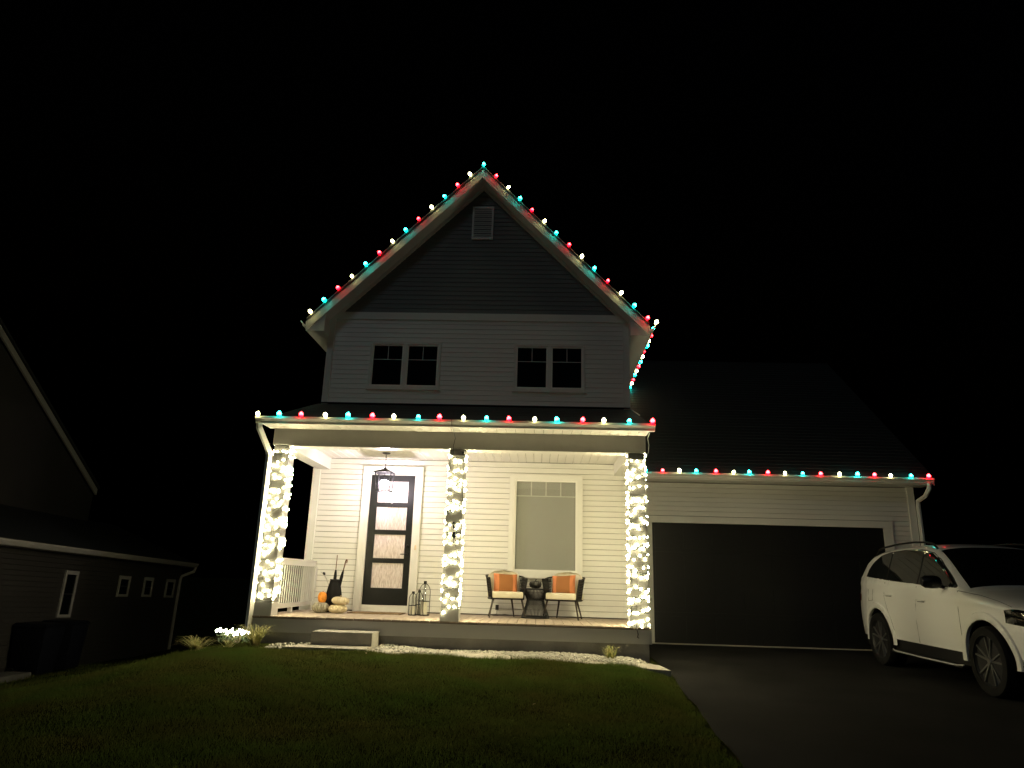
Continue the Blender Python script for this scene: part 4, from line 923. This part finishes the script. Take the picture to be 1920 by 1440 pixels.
    # wheels
    for side in (-1, 1):
        for a in (FA, RA):
            wh = MB().lathe([(0.002, -0.13), (0.30, -0.13), (0.31, 0.05), (0.10, 0.06), (0.002, 0.06)], 40, (0, 0, 0), 'x').build('wheel', M['rimdark'], t, smooth=True)
            wh.location = (side*0.845, a, RW); wh.rotation_euler = (0, 0, 0 if side > 0 else PI)
            MB().lathe([(0.285, -0.135), (0.33, -0.142), (0.375, -0.135), (0.393, -0.10), (0.395, 0), (0.393, 0.10), (0.375, 0.135), (0.33, 0.142), (0.285, 0.135), (0.283, 0.0)], 56, (0, 0, 0), 'x').build('tyre', M['rubber'], wh, smooth=True)
            MB().lathe([(0.268, 0.10), (0.288, 0.132), (0.292, 0.136), (0.286, 0.13), (0.266, 0.09)], 48, (0, 0, 0), 'x').build('rim', M['rimdark'], wh, smooth=True)
            MB().lathe([(0.002, 0.122), (0.03, 0.120), (0.034, 0.10), (0.002, 0.09)], 16, (0, 0, 0), 'x').build('hub_cap', M['alloy'], wh, smooth=True)
            for k in range(5):
                for dd in (-0.17, 0.17):
                    g = 2*PI*k/5+0.2; c0 = g+dd*0.6; c1 = g+dd*1.25
                    sp_ = MB(); W0, W1 = 0.012, 0.008
                    p0 = Vector((0.108, 0.035*math.cos(c0), 0.035*math.sin(c0))); p1 = Vector((0.122, 0.27*math.cos(c1), 0.27*math.sin(c1))); n_ = Vector((0, -math.sin(c1), math.cos(c1)))
                    sp_.add([p0-n_*W0, p0+n_*W0, p1+n_*W1, p1-n_*W1]+[q-Vector((0.03, 0, 0)) for q in (p0-n_*W0, p0+n_*W0, p1+n_*W1, p1-n_*W1)], [(0, 1, 2, 3), (7, 6, 5, 4), (0, 4, 5, 1), (1, 5, 6, 2), (2, 6, 7, 3), (3, 7, 4, 0)])
                    sp_.build('spoke', M['alloy'], wh)
    return t
suv = make_suv()
suv.scale = (1.07, 1.07, 1.07); suv.location = (11.20, -2.55, float(drive_z(-2.55))+0.004); suv.rotation_euler = (0.0126, 0, -0.0367)

# ------------------------------------------------------------------ neighbour house on the left
nh = thing('neighbour_house', 'dark sided low house on the left with small white framed windows', 'house', (-6.0, 4.0, -1.4))
nh.rotation_euler = (-0.035, 0, 0)
# local frame: wall plane x=0 facing +x, y along the wall
def N(mb, name, mt, parent=None, **k): return mb.build(name, mt, parent or nh, **k)
nwall = N(MB().box(-8.0, -0.02, -9.0, 3.15, -0.3, 2.75), 'wall', M['neigh'])
for i in range(26):
    put('siding_board', neigh_me, nwall, (-0.0, 3.5, 0.12+i*0.1016), (0, 0, 0), (1, 1, 1)).rotation_euler = (0, 0, -PI/2)
for o in nwall.children: o.scale = (12.0, 1, 1); o.rotation_euler = (0, 0, PI/2); o.location = (0.0, -8.9, o.location.z)
N(MB().box(-8.02, 0.012, -9.0, 3.16, -0.3, 0.11), 'foundation', M['concrete'])
N(MB().box(0.001, 0.03, 3.06, 3.17, 0.12, 2.75), 'corner_board', M['neigh'])
def nwin(y0, y1, z0, z1):
    wv_ = N(MB().box(0.012, 0.045, y0, y0+0.06, z0, z1).box(0.012, 0.045, y1-0.06, y1, z0, z1).box(0.012, 0.046, y0+0.06, y1-0.06, z1-0.08, z1).box(0.012, 0.046, y0+0.06, y1-0.06, z0, z0+0.06), 'window', M['neightrim'])
    MB().box(0.013, 0.024, y0+0.06, y1-0.06, z0+0.06, z1-0.08).build('pane', M['darkglass'], wv_)
    MB().box(0.025, 0.032, y0+0.06, y1-0.06, (z0+z1)/2-0.012, (z0+z1)/2+0.012).build('grille_bar', M['gap'], wv_)
nwin(-2.08, -1.62, 1.43, 2.42); nwin(0.04, 0.53, 1.90, 2.40); nwin(1.21, 1.66, 1.91, 2.41); nwin(2.38, 2.86, 1.91, 2.41)
# eave, gutter, downspout, low roof
N(MB().box(0.0, 0.30, -9.0, 3.3, 2.76, 2.80), 'soffit', M['neigh'])
N(MB().prism([(0.30, 2.78), (0.30, 2.89), (0.41, 2.89), (0.41, 2.86), (0.37, 2.78)], -9.0, 3.35), 'gutter', M['neightrim'])
N(MB().prism([(0.32, 2.90), (-2.35, 3.95), (-2.35, 3.90), (0.32, 2.85)], -9.0, 3.3), 'roof', M['shingle'])
N(MB().tube([(0.36, 3.27, 2.78), (0.34, 3.26, 2.66), (0.08, 3.10, 2.52), (0.06, 3.08, 2.40), (0.06, 3.08, 0.02), (0.16, 3.12, -0.02)], 0.042, 6), 'downspout', M['neightrim'], smooth=True)
# taller part behind with its rake edge
rkb = MB(); y0, z0, y1, z1 = 1.75, 4.78, -6.5, 9.96
rkb.prism([(y0, z0), (y1, z1), (y1, z1-0.16), (y0, z0-0.16)], -2.15, -2.10, 'x'); N(rkb, 'rake_board', M['neightrim'])
N(MB().prism([(y0+0.02, z0+0.07), (y1, z1+0.07), (y1, z1+0.012), (y0+0.02, z0+0.012)], -8.0, -2.05, 'x'), 'upper_roof', M['shingle'])
N(MB().prism([(y0, z0-0.17), (y1, z1-0.17), (y1, 3.5), (y0, 3.5)], -2.4, -2.2, 'x'), 'upper_wall', M['neigh'])
# bins
def wheelie(label, loc, rz_):
    t = thing('wheelie_bin', label, 'bin', loc, rz_, 'dark bins beside the neighbouring house')
    MB().add([(-0.24, -0.30, 0.08), (0.24, -0.30, 0.08), (0.24, 0.26, 0.08), (-0.24, 0.26, 0.08), (-0.29, -0.36, 0.95), (0.29, -0.36, 0.95), (0.29, 0.34, 0.95), (-0.29, 0.34, 0.95)], [(3, 2, 1, 0), (4, 5, 6, 7), (0, 1, 5, 4), (1, 2, 6, 5), (2, 3, 7, 6), (3, 0, 4, 7)]).build('bin_body', M['bin'], t, bevel=0.02)
    MB().add([(-0.31, -0.39, 0.955), (0.31, -0.39, 0.955), (0.31, 0.37, 0.955), (-0.31, 0.37, 0.955), (-0.26, -0.32, 1.02), (0.26, -0.32, 1.02), (0.26, 0.32, 1.03), (-0.26, 0.32, 1.03)], [(3, 2, 1, 0), (4, 5, 6, 7), (0, 1, 5, 4), (1, 2, 6, 5), (2, 3, 7, 6), (3, 0, 4, 7)]).build('lid', M['bin'], t, bevel=0.015)
    MB().tube([(-0.22, 0.36, 0.93), (-0.22, 0.43, 0.96), (0.22, 0.43, 0.96), (0.22, 0.36, 0.93)], 0.014, 6).build('handle', M['bin'], t, smooth=True)
    for s_ in (-1, 1): MB().lathe([(0.01, -0.03), (0.09, -0.03), (0.10, -0.015), (0.10, 0.015), (0.09, 0.03), (0.01, 0.03)], 20, (s_*0.25, 0.25, 0.10), 'x').build('bin_wheel', M['rubber'], t, smooth=True)
wheelie('dark wheelie bin by the neighbouring house, closer to its tall window', (-5.6, 1.75, float(ground_h(-5.6, 1.75))), PI/2+0.05)
wheelie('dark wheelie bin by the neighbouring house, nearer the left picture edge', (-5.6, 0.95, float(ground_h(-5.6, 0.95))), PI/2-0.04)
pad = MB().box(-5.8, -5.3, -0.4, 0.55, -1.45, float(ground_h(-5.5, 0.1))+0.14).build('utility_pad', mat('weathered_pad', (0.12, 0.12, 0.11), 0.9, noise=(6, 0.3)), None, bevel=0.02); tag(pad, 'low grey concrete pad beside the neighbouring house', 'concrete pad')
# fallen leaves on the lawn
lm = MB().add([(0, 0, 0), (0.02, 0.012, 0.006), (0.045, 0, 0.002), (0.02, -0.012, 0.008)], [(0, 1, 2, 3)]).mesh('fallen_leaf', mat('dry_leaf', (0.35, 0.27, 0.15), 0.8))
for (x, y, n_) in ((2.15, -3.75, 'pale dry leaf on the lawn just below the porch step'), (4.45, -6.35, 'pale dry leaf in the middle of the dark lawn')):
    o = put('fallen_leaf', lm, None, (x, y, float(ground_h(x, y))+0.05), (0.3, 0.2, random.uniform(0, 6)), (1.3, 1.3, 1.3)); tag(o, n_, 'leaf', 'fallen leaves on the lawn')
bpy.context.view_layer.update()
